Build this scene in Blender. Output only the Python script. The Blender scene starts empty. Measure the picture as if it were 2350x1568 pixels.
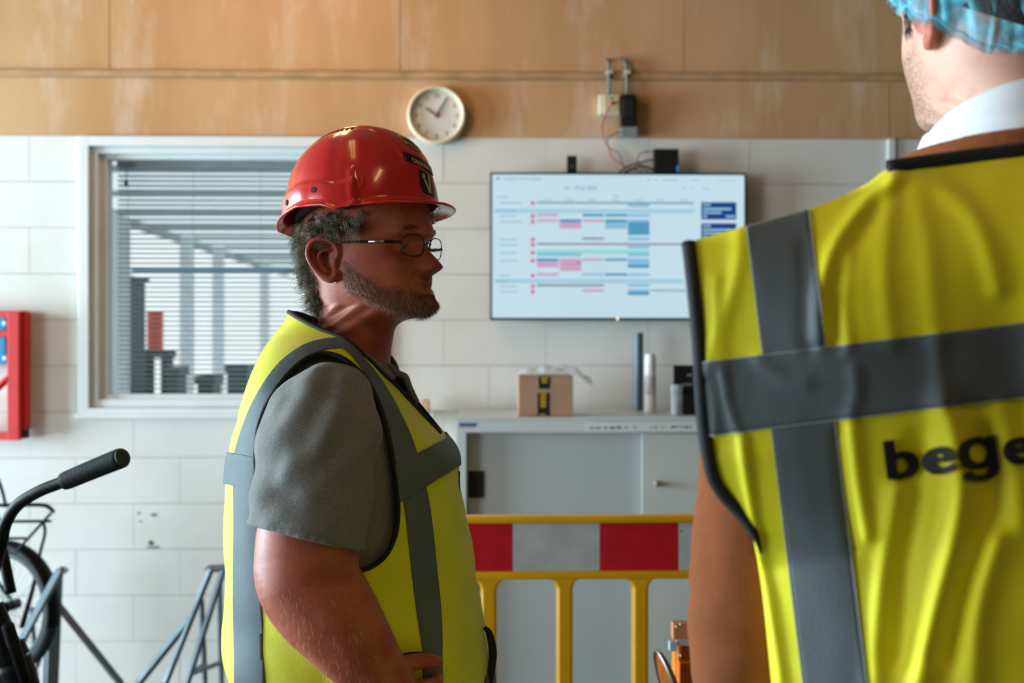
import bpy, bmesh, math, random
import numpy as np
from mathutils import Vector, Matrix, noise as mnoise
from math import sin, cos, pi, radians, sqrt, atan2, exp

random.seed(7)
rng = np.random.default_rng(7)
SC = bpy.context.scene
COL = SC.collection

# ------------------------------------------------------------------ camera
F = 35.0 / 36.0 * 2350.0
YAW = radians(1.2)
CAMZ = 1.5
cd = bpy.data.cameras.new('camera')
cam = bpy.data.objects.new('camera', cd)
COL.objects.link(cam)
cam.location = (0, 0, CAMZ)
cam.rotation_euler = (radians(90), 0, -YAW)
cd.lens = 35.0
cd.sensor_width = 36.0
cd.clip_start = 0.05
cd.dof.use_dof = True
cd.dof.focus_distance = 1.42
cd.dof.aperture_fstop = 4.0
SC.camera = cam

# ------------------------------------------------------------------ world, light, exposure
SC.view_settings.view_transform = 'Standard'
SC.view_settings.look = 'None'
SC.view_settings.exposure = -0.12
SC.view_settings.gamma = 1.0
SC.view_settings.use_curve_mapping = False

w = bpy.data.worlds.new('overcast_sky')
SC.world = w
w.use_nodes = True
bg = w.node_tree.nodes['Background']
bg.inputs[0].default_value = (0.80, 0.92, 1.0, 1)
bg.inputs[1].default_value = 1.5


def area(name, loc, target, sx, sy, power, color):
    ld = bpy.data.lights.new(name, 'AREA')
    ld.shape = 'RECTANGLE'
    ld.size, ld.size_y = sx, sy
    ld.energy = power
    ld.color = color
    o = bpy.data.objects.new(name, ld)
    COL.objects.link(o)
    o.location = loc
    d = Vector(target) - Vector(loc)
    o.rotation_euler = d.to_track_quat('-Z', 'Y').to_euler()
    return o


# daylight through the big door opening in the left wall
area('door_and_fill_light', (-6.5, 2.95, 1.45), (0.0, 2.95, 1.45), 2.3, 2.6, 930, (0.66, 0.88, 1.0))
# fill light added at an unseen second opening, for camera-facing sides
area('door_and_fill_light', (-6.5, -1.4, 1.45), (0.0, -1.4, 1.45), 2.6, 2.6, 270, (0.80, 0.93, 1.0))

sd_ = bpy.data.lights.new('yard_fill_sun', 'SUN')  # added sun lamp that brightens the posts and yard outside
sd_.energy = 2.2
sd_.angle = radians(12)
sd_.color = (1.0, 0.98, 0.94)
so_ = bpy.data.objects.new('yard_fill_sun', sd_)
COL.objects.link(so_)
so_.rotation_euler = Vector((-0.25, 0.62, -0.74)).to_track_quat('-Z', 'Y').to_euler()

# ------------------------------------------------------------------ helpers
def ray(px, py):
    a = (px - 1175.0) / F
    b = (py - 784.0) / F
    return np.array([a * cos(YAW) + sin(YAW), cos(YAW) - a * sin(YAW), -b])


def P(px, py, Y):
    d = ray(px, py)
    t = Y / d[1]
    return np.array([d[0] * t, Y, CAMZ + d[2] * t])


def lin(c):
    out = []
    for v in c:
        v = v / 255.0
        out.append(v / 12.92 if v <= 0.04045 else ((v + 0.055) / 1.055) ** 2.4)
    return tuple(out)


MATS = {}


def M(name, rgb, rough=0.5, metal=0.0, var=0.12, scale=6.0, bump=0.0, bscale=60.0, spec=0.5,
      stretch=None, rgb2=None, trans=0.0, alpha=1.0, emit=None, estr=0.0, coat=0.0, sheen=0.0, lo=0.35, hi=0.65, sss=0.0):
    """procedural principled material: noise-varied colour, optional bump"""
    if name in MATS:
        return MATS[name]
    m = bpy.data.materials.new(name)
    m.use_nodes = True
    nt = m.node_tree
    N, L = nt.nodes, nt.links
    b = N['Principled BSDF']
    c = rgb if max(rgb) <= 1.0 else lin(rgb)
    c2 = tuple(max(0, v * (1 - var)) for v in c) if rgb2 is None else (rgb2 if max(rgb2) <= 1.0 else lin(rgb2))
    tc = N.new('ShaderNodeTexCoord')
    vec = tc.outputs['Object']
    if stretch:
        mp = N.new('ShaderNodeMapping')
        mp.inputs['Scale'].default_value = stretch
        L.new(vec, mp.inputs[0])
        vec = mp.outputs[0]
    nz = N.new('ShaderNodeTexNoise')
    nz.inputs['Scale'].default_value = scale
    nz.inputs['Detail'].default_value = 5
    L.new(vec, nz.inputs['Vector'])
    rp = N.new('ShaderNodeValToRGB')
    rp.color_ramp.elements[0].position = lo
    rp.color_ramp.elements[1].position = hi
    rp.color_ramp.elements[0].color = (*c, 1)
    rp.color_ramp.elements[1].color = (*c2, 1)
    L.new(nz.outputs['Fac'], rp.inputs[0])
    L.new(rp.outputs[0], b.inputs['Base Color'])
    b.inputs['Roughness'].default_value = rough
    b.inputs['Metallic'].default_value = metal
    b.inputs['Specular IOR Level'].default_value = spec
    b.inputs['Transmission Weight'].default_value = trans
    b.inputs['Alpha'].default_value = alpha
    b.inputs['Coat Weight'].default_value = coat
    b.inputs['Sheen Weight'].default_value = sheen
    if sss:
        b.inputs['Subsurface Weight'].default_value = sss
        b.inputs['Subsurface Radius'].default_value = (0.012, 0.004, 0.002)
    if emit is not None:
        e = emit if max(emit) <= 1.0 else lin(emit)
        b.inputs['Emission Color'].default_value = (*e, 1)
        b.inputs['Emission Strength'].default_value = estr
    if bump:
        n2 = N.new('ShaderNodeTexNoise')
        n2.inputs['Scale'].default_value = bscale
        n2.inputs['Detail'].default_value = 4
        L.new(vec, n2.inputs['Vector'])
        bp = N.new('ShaderNodeBump')
        bp.inputs['Strength'].default_value = bump
        bp.inputs['Distance'].default_value = 0.002
        L.new(n2.outputs['Fac'], bp.inputs['Height'])
        L.new(bp.outputs[0], b.inputs['Normal'])
    MATS[name] = m
    return m


def link(name, me, parent=None, **props):
    o = bpy.data.objects.new(name, me)
    COL.objects.link(o)
    if parent is not None:
        o.parent = parent
        o.matrix_parent_inverse = parent.matrix_basis.inverted() if parent.parent is None else \
            (parent.parent.matrix_basis @ parent.matrix_parent_inverse @ parent.matrix_basis).inverted()
    for k, v in props.items():
        o[k] = v
    return o


def mesh(name, V, Fc, mats, smooth=False, mi=None):
    me = bpy.data.meshes.new(name)
    me.from_pydata([tuple(map(float, v)) for v in V], [], [tuple(int(i) for i in f) for f in Fc])
    if not isinstance(mats, (list, tuple)):
        mats = [mats]
    for m in mats:
        me.materials.append(m)
    if mi is not None:
        me.polygons.foreach_set('material_index', np.asarray(mi, dtype=np.int32))
    if smooth:
        me.polygons.foreach_set('use_smooth', np.ones(len(me.polygons), dtype=bool))
    me.update()
    return me


def mk(name, VF, mats, parent=None, smooth=False, **props):
    return link(name, mesh(name, VF[0], VF[1], mats, smooth), parent, **props)


def thing(name, label, cat, loc, group=None):
    o = bpy.data.objects.new(name, None)
    o.empty_display_size = 0.05
    COL.objects.link(o)
    o.location = loc
    o['label'] = label
    o['category'] = cat
    if group:
        o['group'] = group
    return o


def tag(o, label, cat, group=None):
    o['label'] = label
    o['category'] = cat
    if group:
        o['group'] = group
    return o


def join(*parts):
    V, Fc = [], []
    for v, f in parts:
        n = len(V)
        V.extend([tuple(p) for p in v])
        Fc.extend([tuple(i + n for i in q) for q in f])
    return V, Fc


def box(x0, x1, y0, y1, z0, z1, bev=0.0):
    x0, x1 = min(x0, x1), max(x0, x1)
    y0, y1 = min(y0, y1), max(y0, y1)
    z0, z1 = min(z0, z1), max(z0, z1)
    if bev <= 0:
        V = [(x0, y0, z0), (x1, y0, z0), (x1, y1, z0), (x0, y1, z0), (x0, y0, z1), (x1, y0, z1), (x1, y1, z1), (x0, y1, z1)]
        return V, [(0, 3, 2, 1), (4, 5, 6, 7), (0, 1, 5, 4), (1, 2, 6, 5), (2, 3, 7, 6), (3, 0, 4, 7)]
    bm = bmesh.new()
    bmesh.ops.create_cube(bm, size=1.0)
    for v in bm.verts:
        v.co = Vector(((x0 + x1) / 2 + v.co.x * (x1 - x0), (y0 + y1) / 2 + v.co.y * (y1 - y0), (z0 + z1) / 2 + v.co.z * (z1 - z0)))
    bmesh.ops.bevel(bm, geom=bm.edges[:], offset=bev, segments=2, affect='EDGES', profile=0.7)
    V = [v.co[:] for v in bm.verts]
    bm.verts.index_update()
    Fc = [tuple(v.index for v in f.verts) for f in bm.faces]
    bm.free()
    return V, Fc


def xform(VF, mat):
    return [tuple(mat @ Vector(v)) for v in VF[0]], VF[1]


def catmull(pts, n=8):
    pts = [np.array(p, float) for p in pts]
    Q = [2 * pts[0] - pts[1]] + pts + [2 * pts[-1] - pts[-2]]
    out = []
    for i in range(1, len(Q) - 2):
        for k in range(n):
            t = k / n
            a, b, c, d = Q[i - 1], Q[i], Q[i + 1], Q[i + 2]
            out.append(0.5 * ((2 * b) + (-a + c) * t + (2 * a - 5 * b + 4 * c - d) * t ** 2 + (-a + 3 * b - 3 * c + d) * t ** 3))
    out.append(pts[-1])
    return np.array(out)


def tube(path, rad, seg=10, caps=True, closed=False, flat=None):
    """sweep a circle along a path; rad scalar or per point; flat=(ax,scale)"""
    path = np.array(path, float)
    n = len(path)
    rad = np.full(n, rad) if np.isscalar(rad) else np.interp(np.linspace(0, 1, n), np.linspace(0, 1, len(rad)), rad)
    if closed:
        T = np.roll(path, -1, 0) - np.roll(path, 1, 0)
    else:
        T = np.gradient(path, axis=0)
    T /= np.maximum(np.linalg.norm(T, axis=1), 1e-12)[:, None]
    up = np.array([0, 0, 1.0])
    if abs(T[0] @ up) > 0.9:
        up = np.array([0, 1.0, 0])
    u = np.cross(up, T[0]); u /= np.linalg.norm(u)
    V = []
    for i in range(n):
        u = u - T[i] * (u @ T[i]); u /= max(np.linalg.norm(u), 1e-9)
        v = np.cross(T[i], u)
        for k in range(seg):
            a = 2 * pi * k / seg
            V.append(path[i] + rad[i] * (cos(a) * u + sin(a) * v))
    Fc = []
    m = n if closed else n - 1
    for i in range(m):
        j = (i + 1) % n
        for k in range(seg):
            l = (k + 1) % seg
            Fc.append((i * seg + k, i * seg + l, j * seg + l, j * seg + k))
    if caps and not closed:
        Fc.append(tuple(range(seg - 1, -1, -1)))
        Fc.append(tuple((n - 1) * seg + k for k in range(seg)))
    return V, Fc


def rod(a, b, r, seg=10):
    return tube([a, b], r, seg)


def rounded(path, rad, seg=12):
    """tube with hemispherical ends"""
    path = np.array(path, float)
    n = len(path)
    rad = np.full(n, float(rad)) if np.isscalar(rad) else np.interp(np.linspace(0, 1, n), np.linspace(0, 1, len(rad)), rad)
    t0 = path[0] - path[1]; t0 /= np.linalg.norm(t0)
    t1 = path[-1] - path[-2]; t1 /= np.linalg.norm(t1)
    pre = [(path[0] + t0 * rad[0] * sin(a), rad[0] * cos(a)) for a in (1.45, 1.1, 0.7, 0.35)]
    post = [(path[-1] + t1 * rad[-1] * sin(a), rad[-1] * cos(a)) for a in (0.35, 0.7, 1.1, 1.45)]
    pp = np.array([p for p, _ in pre] + list(path) + [p for p, _ in post])
    rr = np.array([r for _, r in pre] + list(rad) + [r for _, r in post])
    # direct sampling (no re-interpolation)
    V, Fc = tube(pp, 1.0, seg)
    V = np.array(V)
    for i in range(len(pp)):
        V[i * seg:(i + 1) * seg] = pp[i] + (V[i * seg:(i + 1) * seg] - pp[i]) * rr[i]
    return [tuple(v) for v in V], Fc


def cyl(c, axis, r, h, seg=24, r2=None):
    c = np.array(c, float); axis = np.array(axis, float); axis /= np.linalg.norm(axis)
    return tube([c, c + axis * h], [r, r if r2 is None else r2], seg)


def lathe(prof, c, axis='z', seg=32):
    """prof: list of (radius, height)"""
    V, Fc = [], []
    for r, h in prof:
        for k in range(seg):
            a = 2 * pi * k / seg
            if axis == 'z':
                V.append((c[0] + r * cos(a), c[1] + r * sin(a), c[2] + h))
            else:  # y, towards the camera
                V.append((c[0] + r * cos(a), c[1] - h, c[2] + r * sin(a)))
    n = len(prof)
    for i in range(n - 1):
        for k in range(seg):
            l = (k + 1) % seg
            q = (i * seg + k, i * seg + l, (i + 1) * seg + l, (i + 1) * seg + k)
            Fc.append(q)
    Fc.append(tuple(range(seg - 1, -1, -1)))
    Fc.append(tuple((n - 1) * seg + k for k in range(seg)))
    return V, Fc


def gridF(nr, nc, closed=False):
    Fc = []
    m = nc if closed else nc - 1
    for i in range(nr - 1):
        for k in range(m):
            l = (k + 1) % nc
            Fc.append((i * nc + k, i * nc + l, (i + 1) * nc + l, (i + 1) * nc + k))
    return Fc


def text_mesh(s, size, bold=0.0, maxlen=None, align='LEFT', space=1.0):
    cu = bpy.data.curves.new('txt', 'FONT')
    cu.body = s
    cu.size = size
    cu.offset = bold
    cu.align_x = align
    cu.space_character = space
    cu.resolution_u = 4
    o = bpy.data.objects.new('txt', cu)
    COL.objects.link(o)
    dg = bpy.context.evaluated_depsgraph_get()
    me = bpy.data.meshes.new_from_object(o.evaluated_get(dg))
    bm = bmesh.new()
    bm.from_mesh(me)
    bmesh.ops.triangulate(bm, faces=bm.faces[:])
    if maxlen:
        for _ in range(6):
            es = [e for e in bm.edges if e.calc_length() > maxlen]
            if not es:
                break
            bmesh.ops.subdivide_edges(bm, edges=es, cuts=1)
            bmesh.ops.triangulate(bm, faces=[f for f in bm.faces if len(f.verts) > 3])
    bm.verts.index_update()
    V = np.array([v.co[:] for v in bm.verts])
    Fc = [tuple(v.index for v in f.verts) for f in bm.faces]
    bm.free()
    bpy.data.objects.remove(o)
    bpy.data.curves.remove(cu)
    bpy.data.meshes.remove(me)
    return V, Fc


def flat_text(s, size, x, y, z, bold=0.0, align='LEFT'):
    """text standing in a plane facing the camera (-y)"""
    V, Fc = text_mesh(s, size, bold, align=align)
    return [(x + v[0], y, z + v[1]) for v in V], Fc


def remesh(VF, voxel, smooth=3, name='tmp'):
    me = mesh(name, VF[0], VF[1], [])
    o = bpy.data.objects.new(name, me)
    COL.objects.link(o)
    m = o.modifiers.new('r', 'REMESH')
    m.mode = 'VOXEL'
    m.voxel_size = voxel
    if smooth:
        s = o.modifiers.new('s', 'SMOOTH')
        s.factor = 0.5
        s.iterations = smooth
    dg = bpy.context.evaluated_depsgraph_get()
    out = bpy.data.meshes.new_from_object(o.evaluated_get(dg))
    bpy.data.objects.remove(o)
    bpy.data.meshes.remove(me)
    return out


def finish(me, mats, name):
    me.name = name
    me.materials.clear()
    for m in (mats if isinstance(mats, (list, tuple)) else [mats]):
        me.materials.append(m)
    me.polygons.foreach_set('use_smooth', np.ones(len(me.polygons), dtype=bool))
    me.update()
    return me


def clip(V, T, s):
    """keep the part of a triangle mesh where scalar s >= 0 (clean iso-cut)"""
    V = np.asarray(V, float); T = np.asarray(T, int); s = np.asarray(s, float)
    s = np.where(np.abs(s) < 1e-7, 1e-7, s)
    pos = s[T] > 0
    cnt = pos.sum(1)
    out = [tuple(t) for t in T[cnt == 3]]
    newV = [tuple(v) for v in V]
    cache = {}

    def cut(i, j):
        k = (i, j) if i < j else (j, i)
        if k not in cache:
            t = s[i] / (s[i] - s[j])
            cache[k] = len(newV)
            newV.append(tuple(V[i] + (V[j] - V[i]) * t))
        return cache[k]
    for idx in np.where((cnt == 1) | (cnt == 2))[0]:
        t = T[idx]; p = pos[idx]
        if cnt[idx] == 1:
            k = int(np.argmax(p)); a, b, c = t[k], t[(k + 1) % 3], t[(k + 2) % 3]
            out.append((a, cut(a, b), cut(a, c)))
        else:
            k = int(np.argmin(p)); a, b, c = t[k], t[(k + 1) % 3], t[(k + 2) % 3]
            ab, ac = cut(a, b), cut(a, c)
            out.append((ab, b, c)); out.append((ab, c, ac))
    T2 = np.array(out, int).reshape(-1, 3)
    used = np.unique(T2)
    mp = -np.ones(len(newV), int); mp[used] = np.arange(len(used))
    return np.array(newV)[used], mp[T2]


def tri(Fc):
    out = []
    for f in Fc:
        for k in range(1, len(f) - 1):
            out.append((f[0], f[k], f[k + 1]))
    return np.array(out, int)


def vnormals(V, T):
    V = np.asarray(V); T = np.asarray(T)
    n = np.cross(V[T[:, 1]] - V[T[:, 0]], V[T[:, 2]] - V[T[:, 0]])
    N = np.zeros_like(V)
    for k in range(3):
        np.add.at(N, T[:, k], n)
    return N / np.maximum(np.linalg.norm(N, axis=1), 1e-12)[:, None]


def poly_sd(pts, poly):
    """signed distance to a closed polygon, positive inside"""
    pts = np.asarray(pts, float); poly = np.asarray(poly, float)
    d = np.full(len(pts), 1e9); inside = np.zeros(len(pts), bool)
    m = len(poly)
    for i in range(m):
        a, b = poly[i], poly[(i + 1) % m]
        e = b - a
        w_ = pts - a
        t = np.clip((w_ @ e) / max(e @ e, 1e-12), 0, 1)
        d = np.minimum(d, np.linalg.norm(w_ - t[:, None] * e, axis=1))
        c1 = (a[1] <= pts[:, 1]) & (b[1] > pts[:, 1]); c2 = (b[1] <= pts[:, 1]) & (a[1] > pts[:, 1])
        cr = e[0] * w_[:, 1] - e[1] * w_[:, 0]
        inside ^= (c1 & (cr > 0)) | (c2 & (cr < 0))
    return np.where(inside, d, -d)


def polyline_d(pts, line):
    pts = np.asarray(pts, float); line = np.asarray(line, float)
    d = np.full(len(pts), 1e9)
    for i in range(len(line) - 1):
        a, b = line[i], line[i + 1]
        e = b - a
        w_ = pts - a
        t = np.clip((w_ @ e) / max(e @ e, 1e-12), 0, 1)
        d = np.minimum(d, np.linalg.norm(w_ - t[:, None] * e, axis=1))
    return d


def boundary_loops(T):
    from collections import defaultdict
    cnt = defaultdict(int)
    dirs = {}
    for a, b, c in T:
        for e in ((a, b), (b, c), (c, a)):
            k = (min(e), max(e)); cnt[k] += 1; dirs[k] = e
    nxt = {dirs[k][0]: dirs[k][1] for k, v in cnt.items() if v == 1}
    loops = []
    while nxt:
        s0 = next(iter(nxt)); L = [s0]; cur = nxt.pop(s0)
        while cur != s0 and cur in nxt:
            L.append(cur); cur = nxt.pop(cur)
        loops.append((L, cur == s0))
    return loops


def smooth_line(pts, it=4, closed=False):
    p = np.array(pts, float)
    for _ in range(it):
        if closed:
            p = 0.5 * p + 0.25 * (np.roll(p, 1, 0) + np.roll(p, -1, 0))
        else:
            p[1:-1] = 0.5 * p[1:-1] + 0.25 * (p[:-2] + p[2:])
    return p


def resample(pts, step, closed=False):
    p = np.array(pts, float)
    if closed:
        p = np.vstack([p, p[:1]])
    s = np.concatenate([[0], np.cumsum(np.linalg.norm(np.diff(p, axis=0), axis=1))])
    n = max(4, int(s[-1] / step))
    q = np.linspace(0, s[-1], n, endpoint=not closed)
    return np.stack([np.interp(q, s, p[:, k]) for k in range(3)], 1)


def strands(lines, r0, r1=0.25):
    """thin 3-sided tapering hairs"""
    V, Fc = [], []
    for pts in lines:
        pts = np.asarray(pts); n = len(pts); b = len(V)
        T = np.gradient(pts, axis=0); T /= np.maximum(np.linalg.norm(T, axis=1), 1e-9)[:, None]
        u = np.cross(T, np.array([0.31, 0.77, 0.55])); u /= np.maximum(np.linalg.norm(u, axis=1), 1e-9)[:, None]
        v = np.cross(T, u)
        rr = r0 * np.linspace(1, r1, n)
        for i in range(n):
            for k in range(3):
                a = 2.0944 * k
                V.append(pts[i] + rr[i] * (cos(a) * u[i] + sin(a) * v[i]))
        for i in range(n - 1):
            for k in range(3):
                l = (k + 1) % 3
                Fc.append((b + i * 3 + k, b + i * 3 + l, b + i * 3 + 3 + l, b + i * 3 + 3 + k))
    return V, Fc


def n3(x, y, z):
    return mnoise.noise(Vector((x, y, z)))
# ================================================================== setting
YW = 4.35          # face of the back wall


def wpx(px, Y=YW):
    return P(px, 784, Y)[0]


def zpx(py, px=1175, Y=YW):
    return P(px, py, Y)[2]


def wall_paint(name, base, stain, amt, scale=2.0, streak=False, wear=None):
    m = bpy.data.materials.new(name)
    m.use_nodes = True
    N, L = m.node_tree.nodes, m.node_tree.links
    b = N['Principled BSDF']
    tc = N.new('ShaderNodeTexCoord')
    geo = N.new('ShaderNodeNewGeometry')
    mp = N.new('ShaderNodeMapping')
    mp.inputs['Scale'].default_value = (1, 1, 0.25) if streak else (1, 1, 1)
    L.new(geo.outputs['Position'], mp.inputs[0])
    n1 = N.new('ShaderNodeTexNoise'); n1.inputs['Scale'].default_value = scale; n1.inputs['Detail'].default_value = 7
    n1.inputs['Roughness'].default_value = 0.6
    L.new(mp.outputs[0], n1.inputs['Vector'])
    r1 = N.new('ShaderNodeValToRGB')
    r1.color_ramp.elements[0].position = 0.40; r1.color_ramp.elements[1].position = 0.66
    r1.color_ramp.elements[0].color = (*base, 1); r1.color_ramp.elements[1].color = (*[base[i] * (1 - amt) + stain[i] * amt for i in range(3)], 1)
    L.new(n1.outputs['Fac'], r1.inputs[0])
    col = r1.outputs[0]
    if wear is not None:
        n4 = N.new('ShaderNodeTexNoise'); n4.inputs['Scale'].default_value = 3.5; n4.inputs['Detail'].default_value = 9
        n4.inputs['Roughness'].default_value = 0.7
        L.new(mp.outputs[0], n4.inputs['Vector'])
        r4 = N.new('ShaderNodeValToRGB')
        r4.color_ramp.elements[0].position = 0.50; r4.color_ramp.elements[1].position = 0.68
        r4.color_ramp.elements[0].color = (0, 0, 0, 1); r4.color_ramp.elements[1].color = (1, 1, 1, 1)
        L.new(n4.outputs['Fac'], r4.inputs[0])
        mx = N.new('ShaderNodeMixRGB'); mx.inputs[2].default_value = (*wear, 1)
        ml = N.new('ShaderNodeMath'); ml.operation = 'MULTIPLY'; ml.inputs[1].default_value = 0.42
        L.new(r4.outputs[0], ml.inputs[0]); L.new(ml.outputs[0], mx.inputs[0]); L.new(col, mx.inputs[1])
        col = mx.outputs[0]
    L.new(col, b.inputs['Base Color'])
    b.inputs['Roughness'].default_value = 0.75
    b.inputs['Specular IOR Level'].default_value = 0.25
    n2 = N.new('ShaderNodeTexNoise'); n2.inputs['Scale'].default_value = 70; n2.inputs['Detail'].default_value = 3
    L.new(geo.outputs['Position'], n2.inputs['Vector'])
    bp = N.new('ShaderNodeBump'); bp.inputs['Strength'].default_value = 0.18; bp.inputs['Distance'].default_value = 0.002
    L.new(n2.outputs['Fac'], bp.inputs['Height'])
    L.new(bp.outputs[0], b.inputs['Normal'])
    MATS[name] = m
    return m


m_block = wall_paint('painted_block', lin((226, 224, 219)), lin((208, 196, 180)), 0.5, 1.6)
m_joint = M('block_joint', (196, 190, 182), rough=0.9)
m_board = wall_paint('tan_board', lin((204, 162, 118)), lin((184, 138, 92)), 0.8, 2.2, True, lin((226, 216, 204)))
m_ledge = M('board_ledge', (196, 152, 106), rough=0.7, var=0.3, scale=9)
m_white = M('white_window_paint', (226, 230, 230), rough=0.45, var=0.05)
m_floor = M('concrete_floor', (104, 100, 96), rough=0.55, var=0.25, scale=2.0, bump=0.15, bscale=40)
m_ceil = M('ceiling_board', (112, 100, 88), rough=0.8, var=0.15, scale=1.5)
m_sidewall = M('side_wall_paint', (104, 92, 80), rough=0.8, var=0.1, scale=1.5)

ST = dict(kind='structure')
mk('floor', box(-7.5, 6, -4.2, YW + 0.3, -0.15, 0.0), m_floor, **ST)
mk('ceiling', box(-6.7, 5.2, -4.2, YW + 0.3, 3.45, 3.6), m_ceil, **ST)
mk('wall_right', box(5.0, 5.2, -4.2, YW + 0.3, 0, 3.45), m_sidewall, **ST)
mk('wall_rear', box(-6.7, 5.0, -4.2, -4.0, 0, 3.45), m_sidewall, **ST)
# left wall with a wide open door; rear gap added for the fill light
mk('wall_left', join(box(-6.7, -6.6, -4.0, -2.75, 0, 3.45), box(-6.7, -6.6, -0.05, 1.75, 0, 2.85), box(-6.7, -6.6, -2.75, 4.15, 2.8, 3.45),
                     box(-6.7, -6.6, 4.15, YW + 0.3, 0, 3.45)), m_sidewall, **ST)

# window opening (outer casing) in the back wall
WX0, WX1 = wpx(207), wpx(872)
WZ0, WZ1 = zpx(935), zpx(338)
ZT = zpx(316)      # top of the block courses
wb = link('wall_back', mesh('wall_back', *join(
    box(-6.7, WX0, YW + 0.004, YW + 0.2, 0, 3.45), box(WX1, 5.0, YW + 0.004, YW + 0.2, 0, 3.45),
    box(WX0, WX1, YW + 0.004, YW + 0.2, 0, WZ0), box(WX0, WX1, YW + 0.004, YW + 0.2, WZ1, 3.45)), m_joint), None, **ST)

PX2M = YW / F
BL = 235.0 * PX2M
ROWH = ZT / 12.0
J = 0.0044
full_mesh = {}
for r in range(12):
    z1 = ZT - r * ROWH - J / 2
    z0 = z1 - ROWH + J
    off = wpx(1018) if r % 2 == 0 else wpx(1122)
    k0 = int(math.floor((-6.6 - off) / BL))
    for k in range(k0, k0 + 27):
        x0 = off + k * BL + .0007
        x1 = x0 + BL - .0014
        x0c, x1c = max(x0, -6.6), min(x1, 4.99)
        if x1c - x0c < 0.02:
            continue
        segs = [(x0c, x1c)]
        zz0, zz1 = z0, z1
        if z1 > WZ0 - 0.005 and z0 < WZ1 + 0.005:     # window rows
            cut = []
            for a, b_ in segs:
                if b_ <= WX0 or a >= WX1:
                    cut.append((a, b_, z0, z1))
                else:
                    if a < WX0 - 0.02: cut.append((a, WX0, z0, z1))
                    if b_ > WX1 + 0.02: cut.append((WX1, b_, z0, z1))
                    la, lb = max(a, WX0), min(b_, WX1)
                    if z0 < WZ0 - 0.02: cut.append((la, lb, z0, WZ0))
                    if z1 > WZ1 + 0.02: cut.append((la, lb, WZ1, z1))
        else:
            cut = [(a, b_, z0, z1) for a, b_ in segs]
        for a, b_, c, d in cut:
            py_ = random.uniform(-0.0006, 0.0006)
            key = (round(b_ - a, 4), round(d - c, 4))
            if key not in full_mesh:
                full_mesh[key] = mesh('block', *box(0, b_ - a, 0, 0.02, 0, d - c, 0.0009), m_block)
            o = link('block', full_mesh[key], wb)
            o.location = (a, YW + py_, c)

# painted boards above the blocks
ZB1, ZB2 = zpx(182), zpx(166)
for (x0, x1, z0, z1) in ((-6.6, wpx(2043) - 0.002, ZT + 0.003, ZB1 - 0.002), (wpx(2043) + 0.002, 4.99, ZT + 0.003, ZB1 - 0.002),
                         (-6.6, wpx(252) - 0.002, ZB2 + 0.002, 3.45), (wpx(252) + 0.002, wpx(919) - 0.002, ZB2 + 0.002, 3.45),
                         (wpx(919) + 0.002, wpx(1570) - 0.0015, ZB2 + 0.002, 3.45), (wpx(1570) + 0.0015, 4.99, ZB2 + 0.002, 3.45)):
    mk('board', box(x0, x1, YW - 0.001, YW + 0.02, z0, z1, 0.0015), m_board, wb)
mk('trim_1', box(-6.6, 4.99, YW - 0.016, YW + 0.01, ZB1, ZB2 - 0.004, 0.003), m_ledge, **ST)
mk('trim_2', box(wpx(2036), wpx(2052), YW - 0.014, YW - 0.0008, 0.0, ZT, 0.003), m_white, **ST)

# rust marks and old screw holes on the blocks
m_rust = M('rust', (126, 74, 44), rough=0.9, var=0.5, scale=40)
m_hole = M('wall_plug_grey', (140, 137, 132), rough=0.9)
for (px, py, sx, sy, mm) in ((352, 1182, 7, 4, m_hole), (317, 1178, 3, 3, m_hole), (322, 1197, 4, 2, m_hole), (346, 1246, 6, 5, m_rust), (350, 1256, 16, 3, m_hole)):
    c = P(px, py, YW)
    V, Fc = lathe([(0.6, 0.0), (1.0, 0.0009), (0.7, 0.002), (0.01, 0.0022)], (0, 0, 0), 'y', 10)
    ang = random.uniform(-0.3, 0.3)
    V = [(c[0] + (v[0] * cos(ang) - v[2] * sin(ang)) * sx * PX2M, YW - 0.0005 + v[1], c[2] + (v[0] * sin(ang) + v[2] * cos(ang)) * sy * PX2M) for v in V]
    mk('wall_plug' if mm is m_hole else 'rust_spot', (V, Fc), mm, wb)

# ------------------------------------------------------------------ window
win = thing('window_1', 'white framed inside window with a blind behind its glass', 'window', ((WX0 + WX1) / 2, YW, WZ0))
win['kind'] = 'structure'
del win['category']


def frame4(x0, x1, z0, z1, wl, wr, wt, wb_, y0, y1, bev, name, mat):
    mk(name, box(x0, x0 + wl, y0, y1, z0, z1, bev), mat, win)
    mk(name, box(x1 - wr, x1, y0, y1, z0, z1, bev), mat, win)
    mk(name, box(x0 + wl, x1 - wr, y0, y1, z1 - wt, z1, bev), mat, win)
    mk(name, box(x0 + wl, x1 - wr, y0, y1, z0, z0 + wb_, bev), mat, win)


pm = PX2M
frame4(wpx(184), wpx(893), zpx(957), zpx(318), 22 * pm, 22 * pm, 22 * pm, 22 * pm, YW - 0.018, YW + 0.02, 0.003, 'casing', m_white)
frame4(wpx(206), wpx(871), zpx(934), zpx(341), 17 * pm, 17 * pm, 14 * pm, 18 * pm, YW + 0.006, YW + 0.13, 0.003, 'jamb', m_white)
frame4(wpx(223), wpx(854), zpx(917), zpx(355), 15 * pm, 15 * pm, 10 * pm, 12 * pm, YW + 0.035, YW + 0.10, 0.003, 'sash', m_white)
mk('sill', box(wpx(176), wpx(901), YW - 0.03, YW + 0.01, zpx(958), zpx(949), 0.004), m_white, win)
m_glass = M('window_glass', (0.97, 0.99, 1.0), rough=0.0, trans=1.0, var=0.0, spec=0.5)
m_glass.node_tree.nodes['Principled BSDF'].inputs['IOR'].default_value = 1.02
gx0, gx1, gz0, gz1 = wpx(236), wpx(841), zpx(906), zpx(363)
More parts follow.
